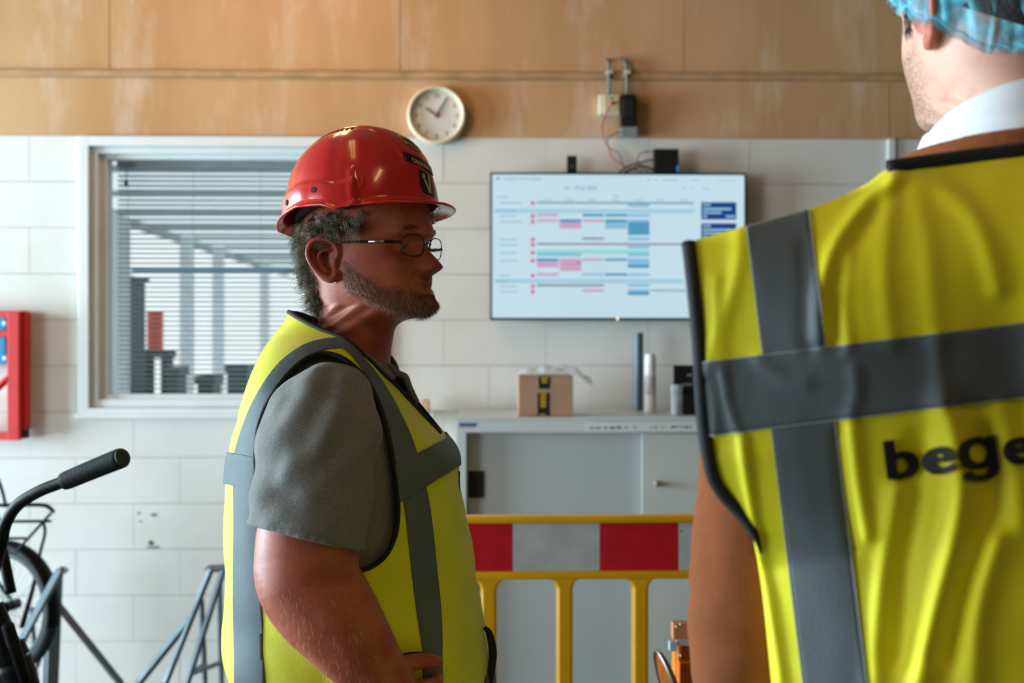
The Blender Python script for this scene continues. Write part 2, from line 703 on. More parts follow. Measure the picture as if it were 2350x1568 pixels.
mk('pane', box(gx0, gx1, YW + 0.06, YW + 0.064, gz0, gz1), m_glass, win)

# venetian blind on the far side of the glass
bl = thing('venetian_blind', 'white slatted blind with open slats hanging behind the window glass', 'blind', ((gx0 + gx1) / 2, YW + 0.16, gz1))
m_slat = M('blind_slat', (196, 206, 206), rough=0.4, var=0.03)
mk('head_rail', box(gx0 + 0.005, gx1 - 0.005, YW + 0.145, YW + 0.185, gz1 - 0.024, gz1 + 0.01, 0.003), M('blind_rail', (170, 184, 184), rough=0.4), bl)
sl_me = None
ns = 46
tilt = radians(14)
for i in range(ns):
    z = gz1 - 0.035 - i * (gz1 - 0.035 - gz0 - 0.02) / (ns - 1)
    if sl_me is None:
        V, Fc = [], []
        for k, x in enumerate((gx0 + 0.004, gx1 - 0.004)):
            for j in range(5):
                t = (j - 2) / 2.0
                V.append((x, t * 0.0125 * cos(tilt), -t * 0.0125 * sin(tilt) + 0.0016 * (1 - t * t)))
        Fc = gridF(2, 5)
        n = len(V)
        V += [(v[0], v[1], v[2] - 0.0007) for v in V]
        Fc += [tuple(reversed([q + n for q in f])) for f in Fc]
        Fc += [(j, j + 1, j + 1 + n, j + n) for j in range(4)] + [(5 + j + 1, 5 + j, 5 + j + n, 5 + j + 1 + n) for j in range(4)]
        Fc += [(0, n, 5 + n, 5), (4, 9, 9 + n, 4 + n)]
        sl_me = mesh('slat', V, Fc, m_slat)
    o = link('slat', sl_me, bl)
    o.location = (0, YW + 0.165, z) if False else (bl.location.x * 0, YW + 0.165, z)
m_cord = M('blind_cord', (150, 156, 156), rough=0.8)
for px in (265, 420, 580, 740):
    mk('ladder_cord', rod((wpx(px), YW + 0.15, gz0 + 0.01), (wpx(px), YW + 0.15, gz1), 0.0009, 5), m_cord, bl)
mk('tilt_wand', rod((wpx(262), YW + 0.140, zpx(420)), (wpx(262), YW + 0.140, zpx(375)), 0.002, 6), m_cord, bl)
mk('wand_knob', box(wpx(259), wpx(266), YW + 0.132, YW + 0.142, zpx(421), zpx(405), 0.002), M('black_knob', (24, 30, 32)), bl)

# what stands outside, seen through the blind
mk('ground', box(-12, 8, YW + 0.35, 26, -0.16, -0.02), M('yard_ground', (176, 182, 180), rough=0.9, var=0.4, scale=1.2), **ST)
m_can = M('canopy_sheet', (226, 232, 230), rough=0.8, var=0.08, scale=0.8)
_nt = m_can.node_tree
_tr = _nt.nodes.new('ShaderNodeBsdfTranslucent'); _tr.inputs[0].default_value = (0.66, 0.74, 0.74, 1)
_mx = _nt.nodes.new('ShaderNodeMixShader'); _mx.inputs[0].default_value = 0.6
_nt.links.new(_nt.nodes['Principled BSDF'].outputs[0], _mx.inputs[1]); _nt.links.new(_tr.outputs[0], _mx.inputs[2])
_nt.links.new(_mx.outputs[0], _nt.nodes['Material Output'].inputs[0])
can = link('canopy', mesh('canopy', [(-3.75, YW + .35, 2.76), (5, YW + .35, 2.76), (5, 18, 2.76), (-3.75, 18, 2.76)], [(0, 1, 2, 3)], m_can), None, kind='structure')
m_beam = M('canopy_beam_grey', (168, 178, 176), rough=0.7)
for yb in (4.9, 5.9, 7.1, 8.3, 9.5, 10.7, 11.9, 13.1, 14.3, 15.5, 16.7, 17.8):
    mk('beam', box(-3.75, 5, yb, yb + 0.10, 2.715, 2.75, 0.006), m_beam, can)
mk('edge_beam', box(-3.75, -3.65, YW + .35, 18, 2.68, 2.75, 0.01), m_beam, can)
fac = link('far_building', mesh('far_building', *box(-16, 6, 20, 21, -0.05, 6.0), M('pale_facade', (240, 240, 236), rough=0.8, var=0.04, scale=0.6)), None, kind='structure')
m_post = M('white_post', (232, 238, 240), rough=0.5)
for i, (px, yy, wd) in enumerate(((425, 11.5, 0.13), (498, 12.7, 0.125), (606, 15.3, 0.12))):
    x = P(px, 784, yy)[0]
    o = mk('canopy_post', join(box(x - wd / 2, x + wd / 2, yy, yy + wd, -0.02, 2.71, 0.006), box(x - wd, x + wd, yy - wd / 2, yy + 1.5 * wd, -0.02, 0.02, 0.004)), m_post)
    tag(o, ['white canopy post outside, first from the left through the blind', 'thin white canopy post outside, second from the left through the blind',
            'white canopy post outside, beside the hard hat wearer seen through the blind'][i], 'post', 'canopy posts outside the window')
a, b_ = P(300, 613, 9.5), P(760, 624, 9.5)
o = mk('blue_rail', box(a[0], b_[0], 9.5, 9.56, b_[2], a[2], 0.01), M('blue_rail_paint', (96, 150, 186), rough=0.5))
o['kind'] = 'structure'
o.name = 'canopy_rail'
a, b_ = P(236, 868, 5.2), P(300, 500, 5.55)
o = mk('storage_locker', join(box(a[0] - 0.1, b_[0], 5.2, 5.55, -0.02, b_[2], 0.01), box(b_[0] - 0.05, b_[0] - 0.03, 5.185, 5.2, 1.2, 1.35, 0.003)), M('pale_blue_panel', (226, 238, 246), rough=0.5))
tag(o, 'pale blue tall locker outside, close behind the left of the window', 'locker')
a, b_ = P(262, 880, 6.2), P(334, 650, 6.6)
o = mk('dark_cupboard', join(box(a[0], b_[0], 6.2, 6.6, -0.02, b_[2], 0.01), box(a[0] - 0.02, b_[0] + 0.02, 6.18, 6.62, b_[2], b_[2] + 0.03, 0.004)), M('dark_cupboard_paint', (62, 78, 86), rough=0.6))
tag(o, 'dark grey upright cupboard outside, right of the pale blue locker', 'cupboard')
a, b_ = P(338, 800, 8.0), P(374, 715, 8.0)
cx_ = (a[0] + b_[0]) / 2
rr = (b_[0] - a[0]) / 2
o = mk('orange_drum', lathe([(rr * .96, 0), (rr, .01), (rr, .10), (rr * 1.04, .11), (rr, .12), (rr, .20), (rr * 1.04, .21), (rr, .22), (rr, .29), (rr * 1.05, .30), (rr * .98, .31)],
                            (cx_, 8.0, b_[2] - 0.31), 'z', 20), M('orange_drum_paint', (240, 84, 50), rough=0.5))
dz = b_[2] - 0.31
o2 = mk('drum_stand', join(box(cx_ - .10, cx_ + .14, 7.9, 8.1, dz - 0.06, dz, 0.01), box(cx_ - .08, cx_ - .03, 7.92, 8.08, -0.02, dz - 0.06), box(cx_ + .07, cx_ + .12, 7.92, 8.08, -0.02, dz - 0.06)), M('dark_pallet', (70, 84, 86), rough=0.8))
tag(o, 'small bright orange drum outside, seen through the lower left blind', 'drum')
tag(o2, 'dark upright stand outside under the small orange drum', 'stand')
for i, (p0, p1, h, c) in enumerate(((452, 488, 862, (86, 100, 96)), (384, 408, 842, (96, 104, 106)), (520, 566, 838, (80, 104, 112)))):
    a, b_ = P(p0, 900, 6.9 + i * .5), P(p1, h, 6.9 + i * .5)
    yy = 6.9 + i * .5
    o = mk('crate', join(box(a[0], b_[0], yy, yy + .22, -0.02, b_[2], 0.012), box(a[0] - .015, b_[0] + .015, yy - .015, yy + .235, b_[2] - .06, b_[2], 0.006)), M('crate_paint_%d' % i, c, rough=0.7))
    tag(o, ['dark grey-green crate outside by the thin white post', 'small grey crate outside below the orange drum', 'grey-blue crate outside, rightmost behind the blind'][i], 'crate', 'crates in the yard outside')

# ------------------------------------------------------------------ ceiling lamps (warm)
m_house = M('lamp_housing', (210, 206, 196), rough=0.5)
m_tube = M('lamp_tube', (1.0, 0.62, 0.28), emit=(1.0, 0.52, 0.18), estr=34.0, var=0.0)
m_tube2 = M('dim_lamp_tube', (1.0, 0.62, 0.28), emit=(1.0, 0.52, 0.18), estr=10.0, var=0.0)
m_tube3 = M('bright_lamp_tube', (1.0, 0.7, 0.4), emit=(1.0, 0.62, 0.27), estr=24.0, var=0.0)
for (x, y) in ((-0.85, 3.3), (-0.6, 1.1), (0.8, -0.5)):
    lp = thing('ceiling_lamp', ['warm tube lamp under the ceiling nearest the back wall', 'warm tube lamp under the ceiling above the men', 'warm tube lamp under the ceiling behind the camera'][0 if y > 3 else (1 if y > 0 else 2)], 'lamp', (x, y, 3.40), 'ceiling tube lamps')
    mk('housing', join(box(x - .10, x + .10, y - .65, y + .65, 3.36, 3.42, .008), rod((x, y - .4, 3.41), (x, y - .4, 3.452), .006), rod((x, y + .4, 3.41), (x, y + .4, 3.452), .006)), m_house, lp)
    for s in (-.05, .05):
        mk('tube', rod((x + s, y - .6, 3.335), (x + s, y + .6, 3.335), .014, 8), m_tube if y > 3 else (m_tube2 if y > 0 else m_tube3), lp)
# ================================================================== things on and before the wall
m_black = M('black_plastic', (16, 18, 20), rough=0.4, var=0.2)
m_blackm = M('matt_black', (12, 13, 15), rough=0.7, var=0.2)
m_steel = M('steel', (170, 170, 168), rough=0.3, metal=1.0, var=0.1)

# clock
c = P(1003, 268, YW)
R = 66 * PX2M
ck = thing('wall_clock', 'round cream wall clock with thin grey hands hanging above the screen', 'clock', (c[0], YW, c[2]))
yb = YW - 0.006
mk('rim', lathe([(R * .9, 0), (R * 1.0, .004), (R * 1.02, .02), (R, .036), (R * .95, .042), (R * .90, .040), (R * .875, .026), (R * .86, .016)], (c[0], yb, c[2]), 'y', 64), M('clock_rim', (228, 214, 186), rough=0.4, var=0.06), ck, True)
mk('dial', lathe([(R * .868, 0.0), (R * .868, .018)], (c[0], yb, c[2]), 'y', 64), M('clock_dial', (222, 222, 214), rough=0.5, var=0.03), ck)
m_num = M('clock_numerals', (116, 112, 100), rough=0.6)
for h in range(1, 13):
    a = radians(90 - 30 * h)
    V, Fc = flat_text(str(h), R * .2, 0, yb - .0188, 0, 0.0006, 'CENTER')
    mk('numeral', ([(c[0] + R * .70 * cos(a) + v[0], v[1], c[2] + R * .70 * sin(a) + v[2] - R * .07) for v in V], Fc), m_num, ck)
m_hand = M('clock_hand', (84, 92, 86), rough=0.5)
for ang, ln, wd, nm in ((90 - 30.5, R * .72, .0042, 'minute_hand'), (90 + 57, R * .46, .0046, 'hour_hand')):
    a = radians(ang)
    d = np.array([cos(a), 0, sin(a)]); q = np.array([-sin(a), 0, cos(a)])
    cc = np.array([c[0], 0, c[2]])
    pts = [cc - d * .012 - q * wd, cc + d * ln - q * wd * .7, cc + d * ln + q * wd * .7, cc - d * .012 + q * wd]
    y0 = yb - (.021 if nm == 'hour_hand' else .0235)
    V = [(p[0], y0, p[2]) for p in pts] + [(p[0], y0 - .0012, p[2]) for p in pts]
    mk(nm, (V, [(0, 1, 2, 3), (7, 6, 5, 4), (0, 4, 5, 1), (1, 5, 6, 2), (2, 6, 7, 3), (3, 7, 4, 0)]), m_hand, ck)
mk('hand_cap', lathe([(.006, .018), (.007, .027), (.003, .029)], (c[0], yb, c[2]), 'y', 16), M('red_cap', (170, 50, 52)), ck)
a = radians(-65)
mk('second_hand', tube([(c[0] - .02 * cos(a), yb - .0262, c[2] - .02 * sin(a)), (c[0] + R * .6 * cos(a), yb - .0262, c[2] + R * .6 * sin(a))], .0006, 5), M('second_hand_pink', (214, 160, 156)), ck)

# television / planning screen
YT = YW - 0.075
tx0, tx1, tz0, tz1 = P(1125, 396, YT)[0], P(1713, 396, YT)[0], P(1175, 735, YT)[2], P(1175, 395.5, YT)[2]
tv = thing('planning_screen', 'large flat screen showing a blue and red planning chart on the wall', 'screen', ((tx0 + tx1) / 2, YW, tz0))
bz = 0.0085
m_bezel = M('screen_bezel', (10, 14, 18), rough=0.3)
mk('housing', join(box(tx0 + .004, tx1 - .004, YT + .006, YT + .035, tz0 + .004, tz1 - .004, .006), box(tx0 + .18, tx1 - .18, YT + .034, YW - .0022, tz0 + .12, tz1 - .12, .01)), m_blackm, tv)
mk('bezel', join(box(tx0, tx0 + bz, YT, YT + .012, tz0, tz1, .002), box(tx1 - bz, tx1, YT, YT + .012, tz0, tz1, .002),
                 box(tx0, tx1, YT, YT + .012, tz1 - bz, tz1, .002), box(tx0, tx1, YT, YT + .012, tz0, tz0 + bz * 1.2, .002)), m_bezel, tv)


def emis(name, rgb, s=1.0):
    if name in MATS:
        return MATS[name]
    m = bpy.data.materials.new(name)
    m.use_nodes = True
    N, L = m.node_tree.nodes, m.node_tree.links
    b = N['Principled BSDF']
    b.inputs['Base Color'].default_value = (0.02, 0.02, 0.02, 1)
    b.inputs['Roughness'].default_value = 0.35
    b.inputs['Specular IOR Level'].default_value = 0.3
    b.inputs['Emission Color'].default_value = (*lin(rgb), 1)
    tc = N.new('ShaderNodeTexCoord')
    nz = N.new('ShaderNodeTexNoise'); nz.inputs['Scale'].default_value = 1.6
    L.new(tc.outputs['Object'], nz.inputs['Vector'])
    mr = N.new('ShaderNodeMapRange'); mr.inputs['To Min'].default_value = s * .93; mr.inputs['To Max'].default_value = s * 1.07
    L.new(nz.outputs['Fac'], mr.inputs['Value'])
    L.new(mr.outputs[0], b.inputs['Emission Strength'])
    MATS[name] = m
    return m


scr = mk('screen', box(tx0 + bz, tx1 - bz, YT + .004, YT + .008, tz0 + bz * 1.2, tz1 - bz), emis('screen_white', (200, 228, 241)), tv)
SW, SH = tx1 - tx0, tz1 - tz0
# chart coordinates: crop of 2350x1402 px at 3.79 px per photo px, screen spans x 55..2285, y 55..1345
def sx(u): return tx0 + (u - 55) / (2287 - 55) * SW
def sz(v): return tz1 - (v - 55) / (1343 - 55) * SH
YS = YT + .0032
def sbar(name, mat, rects):
    parts = []
    for (u0, u1, v0, v1) in rects:
        parts.append(box(sx(u0), sx(u1), YS, YS + .0012, sz(v1), sz(v0)))
    if name in ('small_print', 'card_text'):
        mk(name, join(*parts), mat, scr, kind='stuff')
    else:
        for p_ in parts:
            mk(name, p_, mat, scr)
def rowsplit(u0, u1, v0, v1, n):
    h = (v1 - v0) / n
    return [(u0, u1, v0 + i * h, v0 + (i + 1) * h - 2.5) for i in range(n)]
teal = emis('chart_teal', (20, 142, 186)); lblue = emis('chart_light_blue', (128, 186, 222)); pink = emis('chart_pink', (206, 152, 192))
navy = emis('chart_navy', (10, 62, 132)); dark = emis('chart_dark', (44, 44, 92)); purp = emis('chart_purple', (112, 60, 104)); grn = emis('chart_green', (120, 222, 208)); redi = emis('chart_red', (198, 40, 92)); band = emis('chart_band', (164, 208, 230)); grey = emis('chart_grey', (142, 186, 208)); bline = emis('chart_text_blue', (150, 204, 230)); halo = emis('chart_pale_pink', (214, 150, 178))
C1, C2, C3, C4, C5 = (458, 648), (658, 846), (856, 1044), (1054, 1246), (1252, 1440)
sbar('group_band', band, [(95, 1840, 372, 408), (95, 1740, 984, 1020)])
sbar('teal_bar', teal, [(*C3, 416, 436), (*C4, 416, 436), (*C2, 464, 486), (*C4, 464, 486), *rowsplit(*C5, 488, 600, 6), (*C1, 806, 828), (*C4, 806, 824), (*C5, 858, 884), (*C4, 934, 954), (*C5, 1098, 1122)])
sbar('light_blue_bar', lblue, [(*C5, 328, 352), (*C5, 416, 438), (*C5, 464, 486), *rowsplit(*C4, 488, 546, 3), (*C5, 620, 642), (*C5, 692, 716), (458, 846, 760, 784), (*C5, 760, 784), *rowsplit(*C5, 806, 856, 2), (*C3, 934, 952), (*C5, 934, 954), (*C5, 1028, 1048), (*C5, 1074, 1096)])
sbar('pink_bar', pink, [(*C1, 416, 436), (*C1, 464, 484), *rowsplit(*C2, 488, 544, 3), (*C3, 464, 484), *rowsplit(*C1, 832, 884, 3), *rowsplit(*C2, 806, 914, 6), (*C3, 806, 824), (*C1, 934, 954), (*C3, 1074, 1094)])
sbar('green_bar', grn, [(458, 1440, 734, 758)])
sbar('dark_bar', dark, [(458, 1830, 313, 323), (856, 960, 624, 636), (458, 570, 672, 684), (458, 570, 1032, 1045), (1452, 1560, 1080, 1088)])
sbar('purple_bar', purp, [(960, 1044, 624, 636), (570, 1900, 672, 684), (570, 1044, 1032, 1045), (1560, 1760, 1080, 1088)])
ic = []
for v in (322, 436, 484, 640, 687, 755, 824, 954, 1048, 1096):
    ic.append((414, 434, v - 9, v + 9))
sbar('row_icon_edge', halo, [(a - 8, b + 8, c_ - 8, d + 8) for a, b, c_, d in ic])
YS -= .0008
sbar('row_icon', redi, ic + [(806, 840, 840, 850)])
sbar('summary_card', navy, [(1893, 2200, 310, 462), (1893, 2200, 494, 646), (1893, 2200, 676, 830)])
YS -= .0008
cl = []
for v0 in (310, 494, 676):
    cl += [(1908, 1976, v0 + 16, v0 + 30), (1908, 2155, v0 + 50, v0 + 68), (1908, 2070, v0 + 84, v0 + 100), (1908, 1945, v0 + 118, v0 + 134), (2108, 2190, v0 + 116, v0 + 132)]
sbar('card_text', bline, cl)
tl = [(115, 215, 266, 276), (1124, 1170, 250, 262), (100, 270, 384, 396), (100, 220, 998, 1008), (175, 300, 104, 116), (312, 390, 104, 116), (400, 500, 106, 118), (1560, 1690, 114, 124), (1795, 1875, 116, 124), (2040, 2190, 118, 124), (1900, 1965, 188, 196), (1426, 1444, 108, 122), (1490, 1506, 108, 122), (1730, 1744, 184, 198), (1812, 1826, 184, 198)]
for u in (515, 715, 912, 1110, 1308, 1506, 1706):
    tl += [(u, u + 26, 288, 300), (u + 36, u + 62, 288, 300)]
for i, v in enumerate((322, 436, 486, 640, 688, 756, 826, 954, 1050, 1096)):
    tl += [(135, 135 + (190, 150, 200, 150, 165, 150, 160, 95, 150, 165)[i], v - 5, v + 5)]
sbar('small_print', grey, tl)
V, Fc = flat_text('13 – 19 jul. 2020', .021, sx(695), YS, sz(202), .0003)
mk('date_heading', (V, Fc), emis('chart_heading', (96, 146, 184)), scr)
cc = (sx(122), YS, sz(108))
mk('corner_icon', (lambda VF: VF)(box(cc[0] - .005, cc[0] + .005, YS, YS + .001, cc[2] - .005, cc[2] + .005, .0004)), emis('chart_icon', (40, 110, 160)), scr)
led = P(1417, 732, YT)
mk('status_light', lathe([(.003, 0), (.0045, .002), (.001, .0035)], (led[0], YT + .0005, led[2]), 'y', 12), M('warm_led', (255, 214, 160), emit=(255, 214, 160), estr=2.5), tv)

# camera box and media box on the top edge of the screen
a, b_ = P(1302, 396, YT), P(1324, 357, YT)
o = thing('webcam', 'small upright black sensor box on the top edge of the screen', 'camera', ((a[0] + b_[0]) / 2, YT + .02, tz1))
mk('body', box(a[0], b_[0], YT + .004, YT + .03, tz1, b_[2], .003), m_black, o)
mk('lens', lathe([(.005, 0), (.005, .002), (.0035, .003), (.001, .0026)], ((a[0] + b_[0]) / 2, YT + .0045, tz1 + .028), 'y', 16), M('lens_grey', (90, 92, 96), rough=0.2), o)
a, b_ = P(1501, 396, YT), P(1557, 342, YT)
mb = thing('media_box', 'square black media box on top of the screen, cables at its left', 'electronics', ((a[0] + b_[0]) / 2, YT + .02, tz1))
mk('body', box(a[0], b_[0], YT - .006, YT + .034, tz1, b_[2], .004), m_black, mb)
mk('indicator', box(b_[0] - .008, b_[0] - .001, YT - .0075, YT - .0055, tz1 + .004, tz1 + .030, .0004), M('blue_indicator', (20, 130, 190), emit=(20, 130, 190), estr=.5), mb)

# sockets, conduits and cables above the screen
YB = YW - 0.006
so = thing('wall_socket', 'white square wall socket with a red plug above the screen', 'socket', (*P(1395, 245, YB),))
so.location.y = YB
a, b_ = P(1373, 266, YB), P(1421, 221, YB)
m_sock = M('socket_white', (232, 226, 210), rough=0.4)
mk('plate', box(a[0], b_[0], YB - .034, YB, a[2], b_[2], .005), m_sock, so)
mk('cover', box(a[0] + .02, b_[0] - .004, YB - .040, YB - .033, a[2] + .006, b_[2] - .006, .004), M('socket_cream', (214, 196, 154), rough=0.4), so)
mk('socket_hole', lathe([(.005, 0), (.005, .002)], (P(1401, 231, YB)[0], YB - .0395, P(1401, 231, YB)[2]), 'y', 10), M('socket_blue', (40, 80, 110)), so)
mk('plug', lathe([(.008, 0), (.008, .012), (.005, .02)], (P(1402, 242, YB)[0], YB - .0395, P(1402, 242, YB)[2]), 'y', 12), M('red_plug', (170, 30, 42)), so)
pd = thing('power_adapter', 'black double plug-in power block right of the white socket', 'adapter', (*P(1440, 270, YB),))
pd.location.y = YB
a, b_ = P(1422, 296, YB), P(1457, 223, YB)
mk('body', box(a[0], b_[0], YB - .05, YB, a[2], b_[2], .008), m_black, pd)
mk('upper_plug', box(a[0] + .004, b_[0] - .01, YB - .064, YB - .048, P(0, 268, YB)[2], P(0, 228, YB)[2], .006), m_blackm, pd)
a, b_ = P(1423, 316, YB), P(1460, 295, YB)
mk('clear_cover', box(a[0], b_[0], YB - .045, YB - .004, a[2], b_[2], .004), M('grey_cover', (132, 144, 150), rough=0.25, var=.2), pd)
m_cond = M('grey_conduit', (104, 112, 110), rough=0.5)
for i, (px, top) in enumerate(((1397, 140), (1438, 140))):
    x = P(px, 180, YB)[0]
    zt, zb = P(px, top, YB)[2], P(px, 222, YB)[2]
    cdt = thing('cable_conduit', ['thin grey conduit running up from the white socket', 'thin grey conduit running up from the black power block'][i], 'conduit', (x, YB - .012, zb), 'conduits above the screen')
    pth = catmull([(x, YB - .014, zb), (x, YB - .018, zb + .06), (x - (.002 if i == 0 else .004), YB - .020, zt - .03), (x - .004 - .006 * i, YB - .016, zt - .006), (x - .006 - .008 * i, YB + .002, zt + .003)], 6)
    mk('pipe', tube(pth, .0075, 10), m_cond, cdt, True)
    zc = P(px, 169, YB)[2]
    mk('clamp', box(x - .013, x + .013, YB - .032, YB, zc - .007, zc + .007, .002), M('conduit_clamp', (214, 198, 166), rough=.5), cdt)
    mk('end_hole', lathe([(.009, 0), (.009, .001), (.006, .002)], (x - .006 - .008 * i, YB + .0005, zt + .003), 'y', 12), m_blackm, cdt)


def cable(name, pts, r, mat, label):
    path = catmull([P(px, py, y) for px, py, y in pts], 8)
    return tag(mk(name, tube(path, r, 8), mat, None, True), label, 'cable')


cable('red_cable', [(1402, 243, YB - .058), (1396, 252, YB - .06), (1386, 275, YB - .05), (1381, 298, YB - .060), (1387, 322, YB - .06), (1397, 340, YB - .06), (1404, 360, YB - .045), (1424, 376, YB - .05), (1445, 386, YW - .05), (1475, 394, YW - .045)], .0027,
      M('red_cable', (196, 52, 66), rough=.4), 'thin red cable looping from the white socket down to the screen')
cable('grey_cable', [(1438, 292, YB - .040), (1424, 303, YB - .040), (1408, 308, YB - .036), (1395, 318, YB - .03), (1394, 332, YB - .03), (1402, 342, YB - .03), (1420, 352, YB - .03), (1427, 372, YB - .03), (1434, 388, YW - .05), (1440, 398, YW - .045)], .0024,
      M('grey_cable', (84, 88, 84), rough=.5), 'thin grey cable curling from the power block to the screen')
cable('black_cable', [(1504, 366, YT + .012), (1490, 368, YT + .01), (1468, 374, YT + .012), (1446, 380, YT + .02), (1428, 390, YW - .045), (1420, 400, YW - .04)], .004, m_black, 'thick black cable plugged into the left of the media box')
cable('black_cable', [(1504, 347, YT + .012), (1484, 348, YT + .01), (1470, 352, YT + .015), (1463, 366, YT + .02), (1470, 382, YW - .045), (1490, 396, YW - .04)], .0022, m_black, 'thin black lead curling from the upper left of the media box')
cable('black_cable', [(1432, 397, YW - .05), (1450, 388, YW - .055), (1472, 381, YW - .055), (1490, 386, YW - .05), (1502, 394, YW - .045)], .0045, m_blackm, 'short black cable bunched on the screen between red cable and media box')

# ------------------------------------------------------------------ cabinet
YC = 3.86
YCb = YW - 0.03
cz1 = P(1175, 962, YC)[2]
cx0 = P(1047, 960, YC)[0]; cx1 = cx0 + 1.45
m_cab = M('cabinet_grey', (208, 214, 216), rough=0.45, var=0.04, scale=2)
m_cabd = M('cabinet_door', (186, 194, 196), rough=0.45, var=0.05, scale=1.5)
cab = thing('sliding_door_cabinet', 'low light grey metal cabinet with sliding doors against the wall', 'cabinet', ((cx0 + cx1) / 2, (YC + YCb) / 2, 0))
fr = P(1070, 0, YC)[0] - cx0
ztop = P(1175, 993, YC)[2]
mk('body', join(box(cx0, cx0 + fr, YC, YCb, 0.0, cz1 - .003, .002), box(cx1 - fr, cx1, YC, YCb, 0.0, cz1 - .003, .002), box(cx0 + fr - .001, cx1 - fr + .001, YC, YCb, ztop, cz1 - .003, .002),
                box(cx0 + fr - .001, cx1 - fr + .001, YC, YCb, 0.0, .08, .002), box(cx0 + fr - .001, cx1 - fr + .001, YCb - .02, YCb, .07, ztop + .01)), m_cab, cab)
mk('top', box(cx0 - .003, cx1 + .003, YC - .004, YCb, cz1 - .003, cz1 + .006, .002), m_cab, cab)
xm = P(1475, 0, YC)[0]
dl = mk('door', box(cx0 + fr + .002, xm + .03, YC + .048, YC + .066, .082, ztop - .004, .002), m_cabd, cab)
dr = mk('door', box(xm, cx1 - fr - .002, YC + .020, YC + .038, .082, ztop - .004, .002), M('cabinet_door_front', (204, 208, 204), rough=.45, var=.04), cab)
a, b_ = P(1075, 1143, YC + .045), P(1110, 1081, YC + .045)
mk('handle', join(box(a[0], b_[0], YC + .040, YC + .050, a[2], b_[2], .002), box(a[0] + .006, b_[0] - .006, YC + .038, YC + .041, a[2] + .006, b_[2] - .006, .0008)), m_blackm, dl, label='black recessed grip')
kx = P(1510, 1112, YC)
mk('lock', join(lathe([(.011, 0), (.011, .012), (.008, .016)], (kx[0], YC + .0205, kx[2]), 'y', 16), box(kx[0] - .002, kx[0] + .002, YC - .012, YC + .006, kx[2] - .006, kx[2] + .006, .0008)), m_steel, dr, label='round metal lock')
# maker's sticker and long label strip on the front rail
a, b_ = P(1053, 979, YC), P(1092, 971, YC)
mk('sticker', box(a[0], b_[0], YC - .0016, YC + .0005, a[2], b_[2]), M('sticker_blue', (22, 104, 152), rough=.4), cab, label='small blue sticker')
a, b_ = P(1054, 982.5, YC), P(1083, 978.5, YC)
mk('sticker', box(a[0], b_[0], YC - .0018, YC + .0005, a[2], b_[2]), M('sticker_pink', (228, 160, 164), rough=.4), cab, label='small pink-edged sticker')
a, b_ = P(1349, 992, YC - .005), P(1640, 969, YC - .005)
strip = mk('label_strip', box(a[0], b_[0], YC - .0065, YC - .0042, a[2], b_[2]), M('label_white', (226, 230, 232), rough=.4), cab, label='long white label strip')
m_ink = M('ink_marks', (66, 84, 88), rough=.7)
parts = []
for (u0, u1, v0, v1) in ((1352, 1363, 981, 984), (1366, 1379, 981, 984), (1386, 1393, 980, 984), (1400, 1410, 980, 985), (1415, 1426, 979, 984), (1434, 1440, 980, 983), (1454, 1459, 979, 982),
                         (1491, 1496, 979, 982), (1500, 1509, 979, 982), (1517, 1522, 979, 982), (1527, 1531, 979, 981), (1539, 1551, 978, 982), (1553, 1558, 978, 981), (1562, 1568, 978, 981), (1571, 1579, 978, 983), (1583, 1588, 978, 981)):
    a, b_ = P(u0, v1, YC - .006), P(u1, v0, YC - .006)
    parts.append(box(a[0], b_[0], YC - .0072, YC - .006, a[2], b_[2]))
mk('faded_lettering', join(*parts), m_ink, strip)
ctop = cz1 + .006


# things on the cabinet top --------------------------------------------------
YO = 3.90
a, b_ = P(1190, 961, YO), P(1315, 869, YO)
bh = b_[2] - a[2]
z0 = ctop + .0012
cb = thing('cardboard_box', 'small brown cardboard box with dark blue and yellow tape on the cabinet', 'box', ((a[0] + b_[0]) / 2, YO + .09, z0))
dzc = z0 + .0008 - P(1200, 961, YO)[2]
m_card = M('cardboard', (178, 140, 116), rough=.8, var=.1, scale=8)
mk('carton', box(a[0], b_[0], YO, YO + .17, z0, z0 + bh, .002), m_card, cb)
mk('lid_flap', box(a[0] + .002, b_[0] - .002, YO - .0016, YO + .171, z0 + bh - .0005, z0 + bh + .003, .001), m_card, cb)
m_tape = M('navy_tape', (10, 22, 40), rough=.35)
m_tapey = M('tape_yellow', (196, 158, 20), rough=.4)
def front(px0, py0, px1, py1, Y, t):
    p, q = P(px0, py1, Y), P(px1, py0, Y)
    return box(p[0], q[0], Y - t, Y + .0004, p[2] + dzc, q[2] + dzc)
t1 = mk('tape', join(front(1236, 870, 1262, 898, YO, .0012), box(P(1236, 0, YO)[0], P(1262, 0, YO)[0], YO - .001, YO + .17, z0 + bh + .0026, z0 + bh + .0038)), m_tape, cb)
t2 = mk('tape', front(1233.5, 907, 1261, 960.5, YO, .0012), m_tape, cb)
mk('tape_print', join(front(1242, 872, 1257, 878, YO, .0018), front(1243, 880, 1256, 885, YO, .0018)), m_tapey, t1)
mk('tape_print', join(front(1240, 908, 1254, 914, YO, .0018), front(1240, 916, 1253, 923, YO, .0018), front(1240, 925, 1253, 932, YO, .0018), front(1240, 934, 1253, 941, YO, .0018), front(1239, 956, 1253, 960, YO, .0018)), m_tapey, t2)

